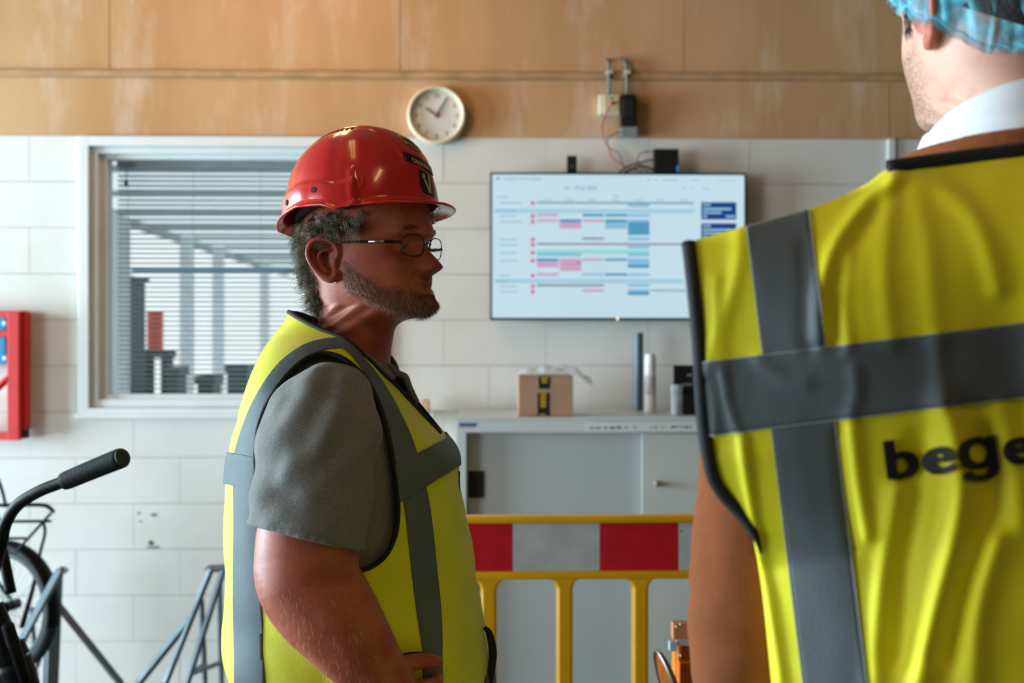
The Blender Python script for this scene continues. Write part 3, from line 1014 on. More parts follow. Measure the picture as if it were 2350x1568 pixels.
# crumpled clear wrap lying over and behind the carton
V = []
nr_, nc_ = 14, 40
for i in range(nr_):
    for k in range(nc_):
        u, v = k / (nc_ - 1), i / (nr_ - 1)
        x = P(1192 + u * 170, 0, YO)[0]
        hmp = .030 + .02 * n3(u * 9, v * 5, 1.3) + .012 * n3(u * 25, v * 14, 4.0)
        drop = max(0, u - .80) * .22
        V.append((x + .01 * n3(u * 7, v * 7, 9), YO + .02 + v * .13, z0 + bh + .006 + (hmp * sin(pi * min(1, v * 1.1)) * (.35 + .65 * sin(pi * u) ** .5)) - drop))
clr = M('clear_wrap', (.95, .96, .96), rough=.18, alpha=.30, var=.0, spec=.8)
o = mk('plastic_wrap', (V, gridF(nr_, nc_)), clr, None, True)
sm = o.modifiers.new('thickness', 'SOLIDIFY'); sm.thickness = .0006
tag(o, 'crumpled clear plastic wrap lying on top of the cardboard box', 'wrap')

# grey pipe, white tube, black card box with clear pouch, wood offcut
YP_ = 4.22
pp = P(1465, 945, YP_)
zt = P(1465, 764, YP_)[2]
o = mk('grey_pipe', join(lathe([(.0200, 0), (.0205, .003), (.0205, zt - z0 - .002), (.020, zt - z0), (.0165, zt - z0), (.0165, zt - z0 - .02)], (pp[0], YP_, z0), 'z', 24)), M('grey_pvc', (84, 100, 112), rough=.4), None)
tag(o, 'upright dark grey plastic pipe standing on the cabinet by the wall', 'pipe')
yt = 4.10
pp = P(1492, 950, yt)
zt = P(1492, 813, yt)[2]
h = zt - z0
wt = thing('white_cartridge', 'slim white sealant tube standing beside the grey pipe', 'tube', (pp[0], yt, z0))
mk('barrel', lathe([(.024, 0), (.025, .004), (.0235, .01), (.0235, h * .88), (.0225, h * .90), (.0215, h * .93), (.021, h * .985), (.018, h)], (pp[0], yt, z0), 'z', 28), M('white_plastic', (226, 228, 228), rough=.4, var=.05), wt, True)
mk('label_wrap', lathe([(.0238, h * .30), (.0240, h * .31), (.0240, h * .62), (.0238, h * .63)], (pp[0], yt, z0), 'z', 28), M('tube_label', (206, 208, 212), rough=.5, var=.25, scale=60), wt, True)
yk = 3.98
bk = thing('display_carton', 'black open display carton on the cabinet beside the right man', 'box', (P(1575, 0, yk)[0], yk, z0))
k0, k1 = P(1552, 0, yk)[0], P(1625, 0, yk)[0]
zb_, zf = P(0, 840, yk)[2], P(0, 905, yk)[2]
mk('back_card', box(k0, k1, yk + .06, yk + .066, z0, zb_, .002), m_black, bk)
mk('tray', join(box(k0, k1, yk - .012, yk - .008, z0, zf, .001), box(k0, k0 + .004, yk - .01, yk + .062, z0, zf, .001), box(k1 - .004, k1, yk - .01, yk + .062, z0, zf, .001), box(k0, k1, yk - .01, yk + .062, z0, z0 + .004)), m_black, bk)
dzc = 0.0
mk('print_mark', join(front(1577, 858, 1588, 864, yk + .06, .0012), front(1566, 880, 1590, 885, yk + .06, .0012)), M('print_grey', (130, 134, 138), rough=.6), bk)
pv = []
for i in range(12):
    for k in range(8):
        u, v = k / 7, i / 11
        q = P(1541 + u * 26 + v * 0, 955 - v * 72, yk - .03)
        pv.append((q[0] + .004 * n3(u * 6, v * 6, 2), yk - .02 - .012 * sin(pi * u) * (1 - v * .5) + .004 * n3(u * 9, v * 9, 5), max(z0 + .001, q[2])))
o = mk('clear_pouch', (pv, gridF(12, 8)), M('clear_film', (.75, .85, .92), rough=.12, alpha=.5, var=.3, scale=30, spec=.9), None, True)
sm = o.modifiers.new('thickness', 'SOLIDIFY'); sm.thickness = .004; sm.offset = -1
tag(o, 'shiny clear plastic pouch leaning on the black display carton', 'pouch')
yw_ = 4.2
a, b_ = P(968, 945, yw_), P(984, 919, yw_)
o = mk('wood_offcut', join(box(a[0], b_[0], yw_, yw_ + .08, P(0, 948, yw_)[2], b_[2], .002)), M('pale_wood', (206, 170, 134), rough=.7, var=.2, scale=30, stretch=(1, 1, .1)), None)
zlo = P(0, 948, yw_)[2]
tag(o, 'small pale wood offcut on the shelf bracket left of the cabinet', 'wood')
sh_ = thing('wall_shelf', 'narrow white wall shelf hidden behind the man left of the cabinet', 'shelf', (a[0] - .1, YW, zlo))
mk('plank', box(a[0] - .35, a[0] + .045, YW - .22, YW, zlo - .018, zlo - .0005, .002), m_white, sh_)
mk('bracket', box(a[0] - .2, a[0] - .18, YW - .18, YW, zlo - .05, zlo - .018, .002), m_white, sh_)

# ------------------------------------------------------------------ yellow barrier
YR = 2.78
m_yel = M('barrier_yellow', (232, 176, 6), rough=.38, var=.08, scale=5)
bar = thing('crowd_barrier', 'yellow plastic barrier with a red and white reflective board', 'barrier', (P(1330, 0, YR)[0], YR, 0))
bx0, bx1 = P(1330, 0, YR)[0] - .78, P(1330, 0, YR)[0] + .78
def bz_(py): return P(1330, py, YR)[2]
rt, rb = bz_(1182), bz_(1199)
mk('top_rail', box(bx0, bx1, YR - .02, YR + .02, rb, rt, .008), m_yel, bar, True)
mr0, mr1 = bz_(1327), bz_(1309)
mk('middle_rail', box(bx0, bx1, YR - .02, YR + .02, mr0, mr1, .006), m_yel, bar, True)
mk('bottom_rail', box(bx0, bx1, YR - .02, YR + .02, .12, .16, .008), m_yel, bar, True)
for x in (bx0, bx1):
    mk('end_post', box(x - .022, x + .022, YR - .022, YR + .022, .03, rt, .008), m_yel, bar, True)
for x in (bx0 + .12, bx1 - .12):
    mk('foot', box(x - .03, x + .03, YR - .25, YR + .25, 0, .05, .01), m_yel, bar, True)
    mk('foot_stem', box(x - .022, x + .022, YR - .02, YR + .02, .045, .13, .004), m_yel, bar)
# balusters with rounded gussets
step = P(1468, 0, YR)[0] - P(1295, 0, YR)[0]
xc0 = P(1295, 0, YR)[0]
hw = 18.5 * YR / F
rg = 26 * YR / F
bal = None
prof = []
zt_, zb_ = mr0 + .002, .158
for k in range(9):
    t = k / 8 * pi / 2
    prof.append((hw + rg * (1 - sin(t)), zt_ - rg * (1 - cos(t))))
prof += [(hw, zb_ + rg)] + [(hw + rg * (1 - cos(k / 6 * pi / 2)), zb_ + rg - rg * sin(k / 6 * pi / 2)) for k in range(1, 7)]
V, Fc = [], []
dep = .018
nP = len(prof)
for (wd, z) in prof:
    V += [(-wd, -dep * .55, z), (-wd + .008, -dep, z), (wd - .008, -dep, z), (wd, -dep * .55, z), (wd, dep * .55, z), (wd - .008, dep, z), (-wd + .008, dep, z), (-wd, dep * .55, z)]
Fc = gridF(nP, 8, True) + [tuple(range(8)), tuple((nP - 1) * 8 + 7 - k for k in range(8))]
bme = mesh('baluster', V, Fc, m_yel)
for k in range(-4, 5):
    x = xc0 + k * step
    if bx0 + .05 < x < bx1 - .05:
        o = link('baluster', bme, bar)
        o.location = (x, YR, 0)
# board with red and silver-white panels
z0b, z1b = bz_(1309), bz_(1199.5)
bd = mk('board', box(bx0 + .02, bx1 - .02, YR - .006, YR + .006, z0b - .004, z1b + .004), M('board_backing', (196, 202, 204), rough=.4), bar)
m_red = M('reflective_red', (206, 16, 38), rough=.38, var=.16, scale=30)
m_sil = M('reflective_white', (196, 208, 212), rough=.35, var=.14, scale=14)
edges = [P(px, 0, YR)[0] for px in (578, 777, 977, 1176.5, 1376, 1556)] 
edges += [edges[-1] + .012 * 0 + .24 * i for i in (1, 2)]
for i in range(len(edges) - 1):
    xa, xb = max(edges[i], bx0 + .022), min(edges[i + 1], bx1 - .022)
    if xb - xa > .02:
        red = i in (2, 4, 6, 0)
        mk('reflective_panel', box(xa + .0008, xb - .0008, YR - .0085, YR - .0055, z0b, z1b, .0006), m_red if red else m_sil, bd, label='red panel' if red else 'silver-white panel')
q = P(1562, 1218, YR)
mk('scuff', lathe([(.003, 0), (.004, .001), (.001, .0015)], (q[0], YR - .0084, q[2]), 'y', 8), M('scuff_yellow', (150, 120, 40)), bd)
# ================================================================== people: shared anatomy
def interp(tab, x):
    """monotone-ish smooth interpolation of rows (x, a, b, ...)"""
    tab = sorted(tab)
    xs = np.array([t[0] for t in tab]); Y = np.array([t[1:] for t in tab], float)
    x = np.clip(x, xs[0], xs[-1])
    i = int(np.clip(np.searchsorted(xs, x) - 1, 0, len(xs) - 2))
    h = xs[i + 1] - xs[i]
    t = (x - xs[i]) / h

    def slope(k):
        if k == 0: return (Y[1] - Y[0]) / (xs[1] - xs[0])
        if k == len(xs) - 1: return (Y[-1] - Y[-2]) / (xs[-1] - xs[-2])
        d0 = (Y[k] - Y[k - 1]) / (xs[k] - xs[k - 1]); d1 = (Y[k + 1] - Y[k]) / (xs[k + 1] - xs[k])
        m = np.where(d0 * d1 <= 0, 0, 2 * d0 * d1 / np.where(np.abs(d0 + d1) < 1e-12, 1, d0 + d1))
        return m
    m0, m1 = slope(i), slope(i + 1)
    return (2 * t ** 3 - 3 * t ** 2 + 1) * Y[i] + (t ** 3 - 2 * t ** 2 + t) * h * m0 + (-2 * t ** 3 + 3 * t ** 2) * Y[i + 1] + (t ** 3 - t ** 2) * h * m1


# z (from eye level), front, back, half width, front exponent, side shift
HEAD = [(.118, -.015, -.022, .004, 2.0), (.113, .030, -.060, .036, 2.0), (.102, .058, -.083, .055, 2.0), (.085, .080, -.096, .067, 2.1), (.060, .094, -.103, .075, 2.2),
        (.035, .100, -.105, .078, 2.3), (.018, .101, -.104, .078, 2.4), (.004, .094, -.102, .077, 2.5), (-.012, .092, -.099, .076, 2.5), (-.030, .095, -.094, .075, 2.4), (-.045, .099, -.088, .073, 2.3),
        (-.058, .101, -.082, .071, 2.2), (-.070, .100, -.077, .069, 2.1), (-.084, .098, -.074, .066, 2.05), (-.098, .098, -.073, .062, 2.0), (-.110, .092, -.073, .059, 2.0), (-.119, .074, -.074, .058, 2.0),
        (-.126, .050, -.076, .058, 2.0), (-.136, .038, -.079, .059, 2.0), (-.155, .033, -.084, .061, 2.0), (-.185, .030, -.092, .065, 2.0), (-.230, .030, -.100, .070, 2.0)]


def g2(l, z, l0, z0, sl, sz_):
    return np.exp(-((l - l0) / sl) ** 2 / 2 - ((z - z0) / sz_) ** 2 / 2)


def head_local(beard=0.0, wide=1.0, nz=230, na=240, neck_tilt=0.0, nose=1.0):
    """grid of (forward, lateral(right +), up) relative to eye level; returns V, F"""
    zs = np.concatenate([[.118, .1165, .1145], np.linspace(.112, -.230, nz - 3)])
    V = []
    ph = np.linspace(0, 2 * pi, na, endpoint=False)
    c, s = np.cos(ph), np.sin(ph)
    for z in zs:
        f, b, w, p = interp(HEAD, z)
        w = w * wide
        cen = -.006 if z > -.09 else -.006 + (z + .09) * .25
        cen = min(max(cen, b + .01), f - .01) if f - b > .03 else (f + b) / 2
        e = np.where(c >= 0, 2.0 / p, 2.0 / 2.0)
        x = np.where(c >= 0, cen + (f - cen) * np.sign(c) * np.abs(c) ** e, cen + (cen - b) * -np.abs(c) ** e)
        y = w * np.sign(s) * np.abs(s) ** np.where(c >= 0, 2.0 / 2.1, 1.0)
        front = np.clip(c * 2.2, 0, 1)
        d = np.zeros_like(x)
        al = np.abs(y)
        # nose
        if -.062 < z < .012:
            t = np.clip((.008 - z) / .040, 0, 1)
            prot = .003 + .0225 * sin(t * pi / 2) ** 1.35
            if z < -.032: prot *= max(0.0, cos(min(1, (-.032 - z) / .024) * pi / 2)) ** 1.5
            sl = .0068 + .0062 * t
            d += nose * prot * (.55 * np.exp(-(y / sl) ** 2 / 2) + .45 * np.exp(-(y / (sl * 1.25)) ** 4))
            d += nose * .0040 * g2(al, z, 0, -.0355, .0105, .0085)
            d += .0095 * g2(al, z, .0155, -.038, .0062, .0062)
        d += -.011 * g2(al, z, .030, -.001, .0135, .0100)            # orbits
        d += .0055 * g2(al, z, .031, -.003, .0105, .0065)             # lids
        d += .0050 * g2(al, z, .026, .018, .017, .0065)               # brow
        d += .0025 * g2(al, z, .030, -.017, .013, .0035)              # bag
        d += .0045 * g2(al, z, .046, -.032, .016, .014)               # cheek
        d += -.0085 * np.exp(-((z + .0665 + .005 * (al / .026) ** 2) / .0023) ** 2) * np.exp(-(al / .027) ** 4)   # mouth line
        d += .0036 * g2(al, z, .0, -.0635, .017, .0036) + .0042 * g2(al, z, .0, -.0765, .015, .0042)
        d += -.0028 * g2(al, z, .0, -.087, .016, .0040) + .012 * g2(al, z, .0, -.101, .020, .013)
        nl = .018 + (-.045 - z) * .35
        d += -.0032 * np.exp(-((al - nl - .004) / .0028) ** 2) * np.exp(-((z + .056) / .012) ** 2)               # smile fold
        d += beard * .007 * np.exp(-((z + .100) / .022) ** 2)
        x = x + d * front
        side = np.exp(-((c - .35) / .3) ** 2)
        y = y + np.sign(y) * (beard * .0035 * np.exp(-((z + .080) / .035) ** 2)) * side
        y = y - np.sign(y) * .004 * np.exp(-((z - .022) / .02) ** 2) * np.exp(-((x - .065) / .02) ** 2)          # temple
        if z < -.10:                                                  # neck folds
            fold = .0024 * np.sin((z - .62 * x) * 250)
            y = y + np.sign(y) * fold * np.exp(-((c - .1) / .6) ** 2)
        V.append(np.stack([x + neck_tilt * np.minimum(0, z + .11), y, np.full_like(x, z)], 1))
    V = np.concatenate(V)
    Fc = gridF(len(zs), na, True)
    n = len(zs)
    Fc.append(tuple(range(na - 1, -1, -1)))
    Fc.append(tuple((n - 1) * na + k for k in range(na)))
    return V, Fc


def ear_local(side=1):
    """ear around (0,0): a = backward, u = up, o = outward -> returned as (forward, lateral, up)"""
    out = []
    pts = [(-.004, -.008), (-.010, .012), (-.004, .027), (.010, .033), (.024, .028), (.030, .013), (.027, -.004), (.018, -.019), (.008, -.029), (-.001, -.031), (-.006, -.022)]
    flare = [.002, .002, .006, .012, .017, .019, .017, .012, .007, .003, .001]
    path = catmull([(-a, .006 + o, u) for (a, u), o in zip(pts, flare)], 6)
    out.append(rounded(path, [.0035, .0038, .0042, .0044, .0044, .0042, .0040, .0044, .0060, .0062, .0045], 10))
    ah = catmull([(-.004, .009, .016), (-.014, .013, .014), (-.019, .015, .004), (-.015, .012, -.010), (-.008, .009, -.017)], 6)
    out.append(rounded(ah, .0032, 8))
    out.append(rounded(catmull([(.006, .006, .006), (.005, .009, -.003), (.004, .007, -.010)], 5), .0042, 8))
    # dish
    V = []
    cen = np.array([-.010, .004, .002])
    ring = path[:-6]
    m = 48
    rr = np.array([path[int(i * (len(path) - 1) / m)] for i in range(m)])
    for t in np.linspace(0.02, 1, 7):
        p = cen + (rr - cen) * t
        p[:, 1] = .003 + (rr[:, 1] - .003) * t ** 2
        V.extend(p)
    top = len(V)
    V2 = [(v[0], v[1] - .006, v[2]) for v in V]
    Fd = gridF(7, m, True)
    F2 = [tuple(reversed([i + top for i in f])) for f in Fd]
    rim = [((6 * m + k), (6 * m + (k + 1) % m), top + 6 * m + (k + 1) % m, top + 6 * m + k) for k in range(m)]
    cap = [tuple(range(m - 1, -1, -1)), tuple(top + k for k in range(m))]
    out.append((list(V) + V2, Fd + F2 + rim + cap))
    V, Fc = join(*out)
    V = np.array(V)
    V[:, 1] *= side
    if side < 0:
        Fc = [tuple(reversed(f)) for f in Fc]
    return V, Fc


def place(V, C, Fw, Rt, Up=(0, 0, 1)):
    V = np.asarray(V)
    return C + V[:, 0:1] * np.asarray(Fw) + V[:, 1:2] * np.asarray(Rt) + V[:, 2:3] * np.asarray(Up)


def hand(wrist, direction, palm_n, thumb_side, curl=(.35, .4, .45, .5), scale=1.0, spread=.1, thumb_open=.7, thumb_pts=None):
    """five fingered hand: direction wrist->knuckles, palm_n out of the palm, thumb_side = +1/-1 along cross(direction, palm_n)"""
    d = np.array(direction, float); d /= np.linalg.norm(d)
    n = np.array(palm_n, float); n -= d * (n @ d); n /= np.linalg.norm(n)
    s = np.cross(d, n) * thumb_side
    w0 = np.array(wrist, float)
    S = scale
    parts = []
    # palm loft: rings from wrist to knuckles
    V = []
    for t, hw_, th, off in ((0, .027, .019, 0), (.25, .032, .019, .001), (.5, .039, .018, .002), (.75, .042, .016, .002), (1.0, .041, .013, .0), (1.06, .036, .009, 0)):
        cpos = w0 + d * t * .092 * S + s * off * S
        for k in range(20):
            a = 2 * pi * k / 20
            cs, sn = cos(a), sin(a)
            V.append(cpos + s * hw_ * S * np.sign(cs) * abs(cs) ** .75 + n * th * S * np.sign(sn) * abs(sn) ** .85)
    parts.append((V, gridF(6, 20, True) + [tuple(range(19, -1, -1)), tuple(5 * 20 + k for k in range(20))]))
    L = ((.043, .026, .021), (.048, .030, .022), (.045, .028, .022), (.035, .021, .019))
    R_ = (.0098, .0100, .0094, .0084)
    for i in range(4):
        base = w0 + d * (.088 - .004 * abs(i - 1.2)) * S + s * (.030 - .0205 * i) * S
        ang = curl[i]
        fd = d + s * spread * (1.2 - i) * .6
        fd /= np.linalg.norm(fd)
        pts = [base - fd * .02 * S, base]
        a = ang * .6
        p = base
        for j in range(3):
            v = fd * cos(a) + n * sin(a)
            p = p + v * L[i][j] * S
            pts.append(p)
            a += ang
        pth = [pts[0]]
        for q0, q1 in zip(pts[:-1], pts[1:]):
            pth += [q0 + (q1 - q0) * t for t in (.34, .67, 1.0)]
        r = R_[i] * S
        parts.append(rounded(smooth_line(pth, 2), [r * 1.05, r * 1.1, r * 1.08, r, r * 1.02, r * .95, r * .92, r * .78], 12))
    # thumb from the side of the palm near its base
    tb = w0 + d * .022 * S + s * .026 * S
    td = d * (1 - .35 * thumb_open) + s * thumb_open + n * .35; td /= np.linalg.norm(td)
    p1 = tb + td * .045 * S
    td2 = td * .75 + d * .55 + n * .1; td2 /= np.linalg.norm(td2)
    p2 = p1 + td2 * .034 * S
    td3 = td2 * .8 + d * .3; td3 /= np.linalg.norm(td3)
    p3 = p2 + td3 * .026 * S
    if thumb_pts is not None:
        tb, p1, p2, p3 = [np.array(q, float) for q in thumb_pts]
    parts.append(rounded(smooth_line(np.array([tb - td * .012, tb, (tb + p1) / 2, p1, (p1 + p2) / 2, p2, (p2 + p3) / 2, p3]), 1), [.015 * S, .016 * S, .0135 * S, .0118 * S, .011 * S, .0115 * S, .0105 * S, .0085 * S], 12))
    tips = [q for q in parts]
    return join(*parts)


def leg_and_boot(hip, foot, toe_dir, col_r=(.105, .09, .075, .066, .06)):
    """trouser leg tube hip->ankle, boot mesh; foot = point on the floor"""
    hip = np.array(hip, float); foot = np.array(foot, float)
    kn = hip * .47 + foot * .53 + np.array(toe_dir) * .02
    path = catmull([hip, hip * .75 + kn * .25, kn, kn * .5 + (foot + (0, 0, .09)) * .5, foot + np.array([0, 0, .075])], 6)
    trs = tube(path, col_r, 24)
    t = np.array(toe_dir, float); t /= np.linalg.norm(t)
    sd = np.array([-t[1], t[0], 0])
    V = []
    for (x, hw_, h) in ((-.085, .012, .04), (-.08, .034, .075), (-.05, .042, .10), (-.01, .043, .12), (.04, .044, .105), (.09, .048, .075), (.14, .050, .06), (.18, .044, .05), (.205, .026, .036), (.212, .006, .02)):
        for k in range(16):
            a = 2 * pi * k / 16
            z = h / 2 + h / 2 * np.sign(sin(a)) * abs(sin(a)) ** .7
            V.append(foot + t * x + sd * hw_ * np.sign(cos(a)) * abs(cos(a)) ** .7 + np.array([0, 0, max(0, z)]))
    boot = (V, gridF(10, 16, True) + [tuple(range(15, -1, -1)), tuple(9 * 16 + k for k in range(16))])
    return trs, boot


def skin_mat(name, c1, c2, red):
    m = bpy.data.materials.new(name)
    m.use_nodes = True
    N, L = m.node_tree.nodes, m.node_tree.links
    b = N['Principled BSDF']
    tc = N.new('ShaderNodeTexCoord')
    n1 = N.new('ShaderNodeTexNoise'); n1.inputs['Scale'].default_value = 28; n1.inputs['Detail'].default_value = 6
    L.new(tc.outputs['Object'], n1.inputs['Vector'])
    r1 = N.new('ShaderNodeValToRGB')
    r1.color_ramp.elements[0].position = .36; r1.color_ramp.elements[1].position = .66
    r1.color_ramp.elements[0].color = (*lin(c1), 1); r1.color_ramp.elements[1].color = (*lin(c2), 1)
    L.new(n1.outputs['Fac'], r1.inputs[0])
    at = N.new('ShaderNodeAttribute'); at.attribute_name = 'tone'
    sp = N.new('ShaderNodeSeparateColor')
    L.new(at.outputs['Color'], sp.inputs[0])
    mx = N.new('ShaderNodeMixRGB'); mx.inputs[2].default_value = (*lin(red), 1)
    L.new(sp.outputs[0], mx.inputs[0]); L.new(r1.outputs[0], mx.inputs[1])
    mx2 = N.new('ShaderNodeMixRGB'); mx2.inputs[2].default_value = (*lin((92, 66, 48)), 1)
    n3_ = N.new('ShaderNodeTexNoise'); n3_.inputs['Scale'].default_value = 420; n3_.inputs['Detail'].default_value = 2
    L.new(tc.outputs['Object'], n3_.inputs['Vector'])
    ml = N.new('ShaderNodeMath'); ml.operation = 'MULTIPLY'
    L.new(sp.outputs[1], ml.inputs[0])
    mr = N.new('ShaderNodeMapRange'); mr.inputs['From Min'].default_value = .3; mr.inputs['From Max'].default_value = .7
    L.new(n3_.outputs['Fac'], mr.inputs['Value']); L.new(mr.outputs[0], ml.inputs[1])
    L.new(ml.outputs[0], mx2.inputs[0]); L.new(mx.outputs[0], mx2.inputs[1])
    L.new(mx2.outputs[0], b.inputs['Base Color'])
    b.inputs['Roughness'].default_value = .48
    b.inputs['Specular IOR Level'].default_value = .35
    b.inputs['Subsurface Weight'].default_value = .12
    b.inputs['Subsurface Radius'].default_value = (.010, .004, .002)
    n2 = N.new('ShaderNodeTexNoise'); n2.inputs['Scale'].default_value = 480; n2.inputs['Detail'].default_value = 3
    L.new(tc.outputs['Object'], n2.inputs['Vector'])
    bp = N.new('ShaderNodeBump'); bp.inputs['Strength'].default_value = .22; bp.inputs['Distance'].default_value = .0015
    L.new(n2.outputs['Fac'], bp.inputs['Height']); L.new(bp.outputs[0], b.inputs['Normal'])
    MATS[name] = m
    return m


def tone_attr(me, red, brd):
    a = me.color_attributes.new('tone', 'FLOAT_COLOR', 'POINT')
    n = len(me.vertices)
    arr = np.zeros((n, 4), np.float32)
    arr[:, 0] = red; arr[:, 1] = brd; arr[:, 3] = 1
    a.data.foreach_set('color', arr.ravel())


def verts_of(me):
    a = np.zeros(len(me.vertices) * 3)
    me.vertices.foreach_get('co', a)
    return a.reshape(-1, 3)


# fabrics
m_vest = M('fluorescent_yellow', (222, 226, 20), rough=.62, var=.10, scale=10, bump=.35, bscale=900, sheen=.15)
m_bind = M('black_binding', (14, 17, 22), rough=.75, var=.2, bump=.3, bscale=700)
m_reflect = M('reflective_tape', (92, 104, 110), rough=.6, var=.10, scale=14, bump=.2, bscale=500, metal=.0, spec=.15)
m_trous = M('dark_work_trousers', (34, 38, 46), rough=.85, var=.2, bump=.3, bscale=500)
m_boot = M('boot_leather', (30, 26, 22), rough=.55, var=.2, scale=20)


def person_root(label, loc):
    return thing('person', label, 'person', loc)
# ================================================================== the man in the red hard hat
Y1 = 1.52
S1 = F / Y1
A1 = radians(2)
F1 = np.array([cos(A1), -sin(A1), 0]); R1 = np.array([-sin(A1), -cos(A1), 0])
AV = radians(10)
# height, left and right outline (photo columns), half width of the trunk
SIL1 = [(700, 672, 880, .062), (716, 666, 890, .066), (745, 653, 902, .076), (765, 638, 906, .090), (785, 625, 908, .118), (805, 613, 909, .142), (830, 603, 911, .168), (860, 592, 912, .188), (900, 579, 936, .204), (940, 567, 970, .213), (1000, 552, 1022, .218),
        (1055, 543, 1058, .222), (1120, 540, 1062, .226), (1200, 538, 1078, .232), (1290, 538, 1090, .238), (1400, 541, 1104, .242), (1500, 544, 1120, .245), (1568, 547, 1130, .245), (1660, 550, 1136, .245)]


def ring1(z, off=0.0):
    py = 784 + (CAMZ - z) * S1
    a, b, w_ = interp(SIL1, py)
    xl, xr = P(a, 784, Y1)[0], P(b, 784, Y1)[0]
    xc, h = (xl + xr) / 2, (xr - xl) / 2
    D = sqrt(max(.06 ** 2, h * h - (w_ * sin(AV)) ** 2)) / cos(AV)
    return xc, D + off, w_ + off


def z1(py):
    return CAMZ - (py - 784) / S1


def trunk1(off, ztop, zbot, nz, na, wr=0.0, cap=True, seed=0):
    zs = np.linspace(ztop, zbot, nz)
    ph = np.linspace(0, 2 * pi, na, endpoint=False)
    V = []
    for z in zs:
        xc, D, W = ring1(z, off)
        c, s = np.cos(ph), np.sin(ph)
        f = D * np.sign(c) * np.abs(c) ** .88
        l = W * np.sign(s) * np.abs(s) ** .88
        k = np.ones_like(f)
        if wr:
            for i in range(na):
                n_ = n3(f[i] * 7 + seed, l[i] * 7, z * 2.6) * 1.0 + .5 * n3(f[i] * 16, l[i] * 16 + seed, z * 7)
                k[i] = 1 + wr * n_ / .18 * (1 if z < z1(830) else .3)
        cen = np.array([xc, Y1, z])
        V.append(cen + np.outer(f * k, F1) + np.outer(l * k, R1))
    V = np.concatenate(V)
    Fc = gridF(nz, na, True)
    if cap:
        Fc += [tuple(range(na - 1, -1, -1)), tuple((nz - 1) * na + k for k in range(na))]
    return V, Fc


def fl1(V):
    """body coordinates (forward, right, up) about the trunk axis"""
    V = np.asarray(V)
    q = V - np.array([0, Y1, 0])
    zz = V[:, 2]
    xcs = np.interp(zz, ZT1, XT1)
    q = q - np.stack([xcs, 0 * xcs, 0 * xcs], 1)
    return np.stack([q @ F1, q @ R1, zz], 1)


ZT1 = np.linspace(z1(1660), z1(700), 60)
XT1 = np.array([ring1(z)[0] for z in ZT1])

man1 = person_root('bearded person in red hard hat, glasses and yellow vest, standing side-on', (P(800, 0, Y1)[0], Y1, 0))
m_skin1 = skin_mat('ruddy_skin', (182, 102, 76), (156, 76, 58), (142, 54, 42))

# head placement
AH = radians(27)
FH = np.array([cos(AH), -sin(AH), 0]); RH = np.array([-sin(AH), -cos(AH), 0]); UH = np.array([0, 0, 1.0])
ZE = 1.640
CH = np.array([P(844, 0, 1.5)[0], 1.5, ZE])
def zmap(z): return np.where(np.asarray(z) < 0, np.asarray(z) * .87, z)
hv, hf = head_local(beard=1.0, wide=1.04)
# neck leans back towards the shoulders
lean = np.clip((-.10 - hv[:, 2]) / .13, 0, 1) ** 1.2
hv[:, 0] -= .006 * lean
hv[:, 2] = zmap(hv[:, 2])
hw_ = place(hv, CH, FH, RH)
parts = [(hw_, hf)]
for sd in (1, -1):
    ev, ef = ear_local(1)
    ev = np.array(ev)
    ev = ev * np.array([1.0, 1.0, .90])
    ev[:, 1] += .0735; ev[:, 0] += -.006; ev[:, 2] += -.023
    ev[:, 1] *= sd
    if sd < 0: ef = [tuple(reversed(q)) for q in ef]
    parts.append((place(ev, CH, FH, RH), ef))
for sd in (1, -1):
    for up_, r_ in ((.0040, .0030), (-.0050, .0022)):
        arc = []
        for u in np.linspace(-1, 1, 15):
            dl, dz = .0125 * u, up_ * (1 - u * u)
            arc.append(CH + FH * (.0722 + sqrt(max(0, .0118 ** 2 - (dl * .75) ** 2 - dz * dz))) + RH * sd * (.031 + dl) + UH * (-.003 + dz))
        parts.append(rounded(arc, [r_ * .6, r_, r_ * .6], 10))
head_parts = parts

# arms
def P3(px, py, y): return P(px, py, y)
arm_path = catmull([P3(756, 950, 1.375), P3(738, 1000, 1.315), P3(720, 1080, 1.275), P3(708, 1220, 1.255), P3(702, 1310, 1.25)], 6)
arm_r = [.030, .046, .057, .061, .064, .064]
fore = catmull([P3(704, 1285, 1.25), P3(714, 1345, 1.245), P3(782, 1440, 1.235), P3(850, 1528, 1.24), P3(892, 1578, 1.25)], 6)
fore_r = [.064, .064, .060, .050, .040, .034]
near_arm = [rounded(arm_path, arm_r, 72), rounded(fore, fore_r, 72), rounded([P3(676, 1318, 1.25), P3(720, 1330, 1.25)], [.036, .05], 20)]
wr_ = fore[-1]
hdir = np.array([.62, .66, -.26])
near_hand = hand(wr_ - hdir / np.linalg.norm(hdir) * .010 + np.array([0, 0, -.024]), hdir, np.array([-.55, .75, .1]), -1, curl=(.22, .8, .9, 1.0), scale=.95, spread=.10, thumb_open=.12, thumb_pts=(P(905, 1538, 1.262), P(940, 1521, 1.283), P(978, 1516, 1.298), P(1004, 1521, 1.308)))
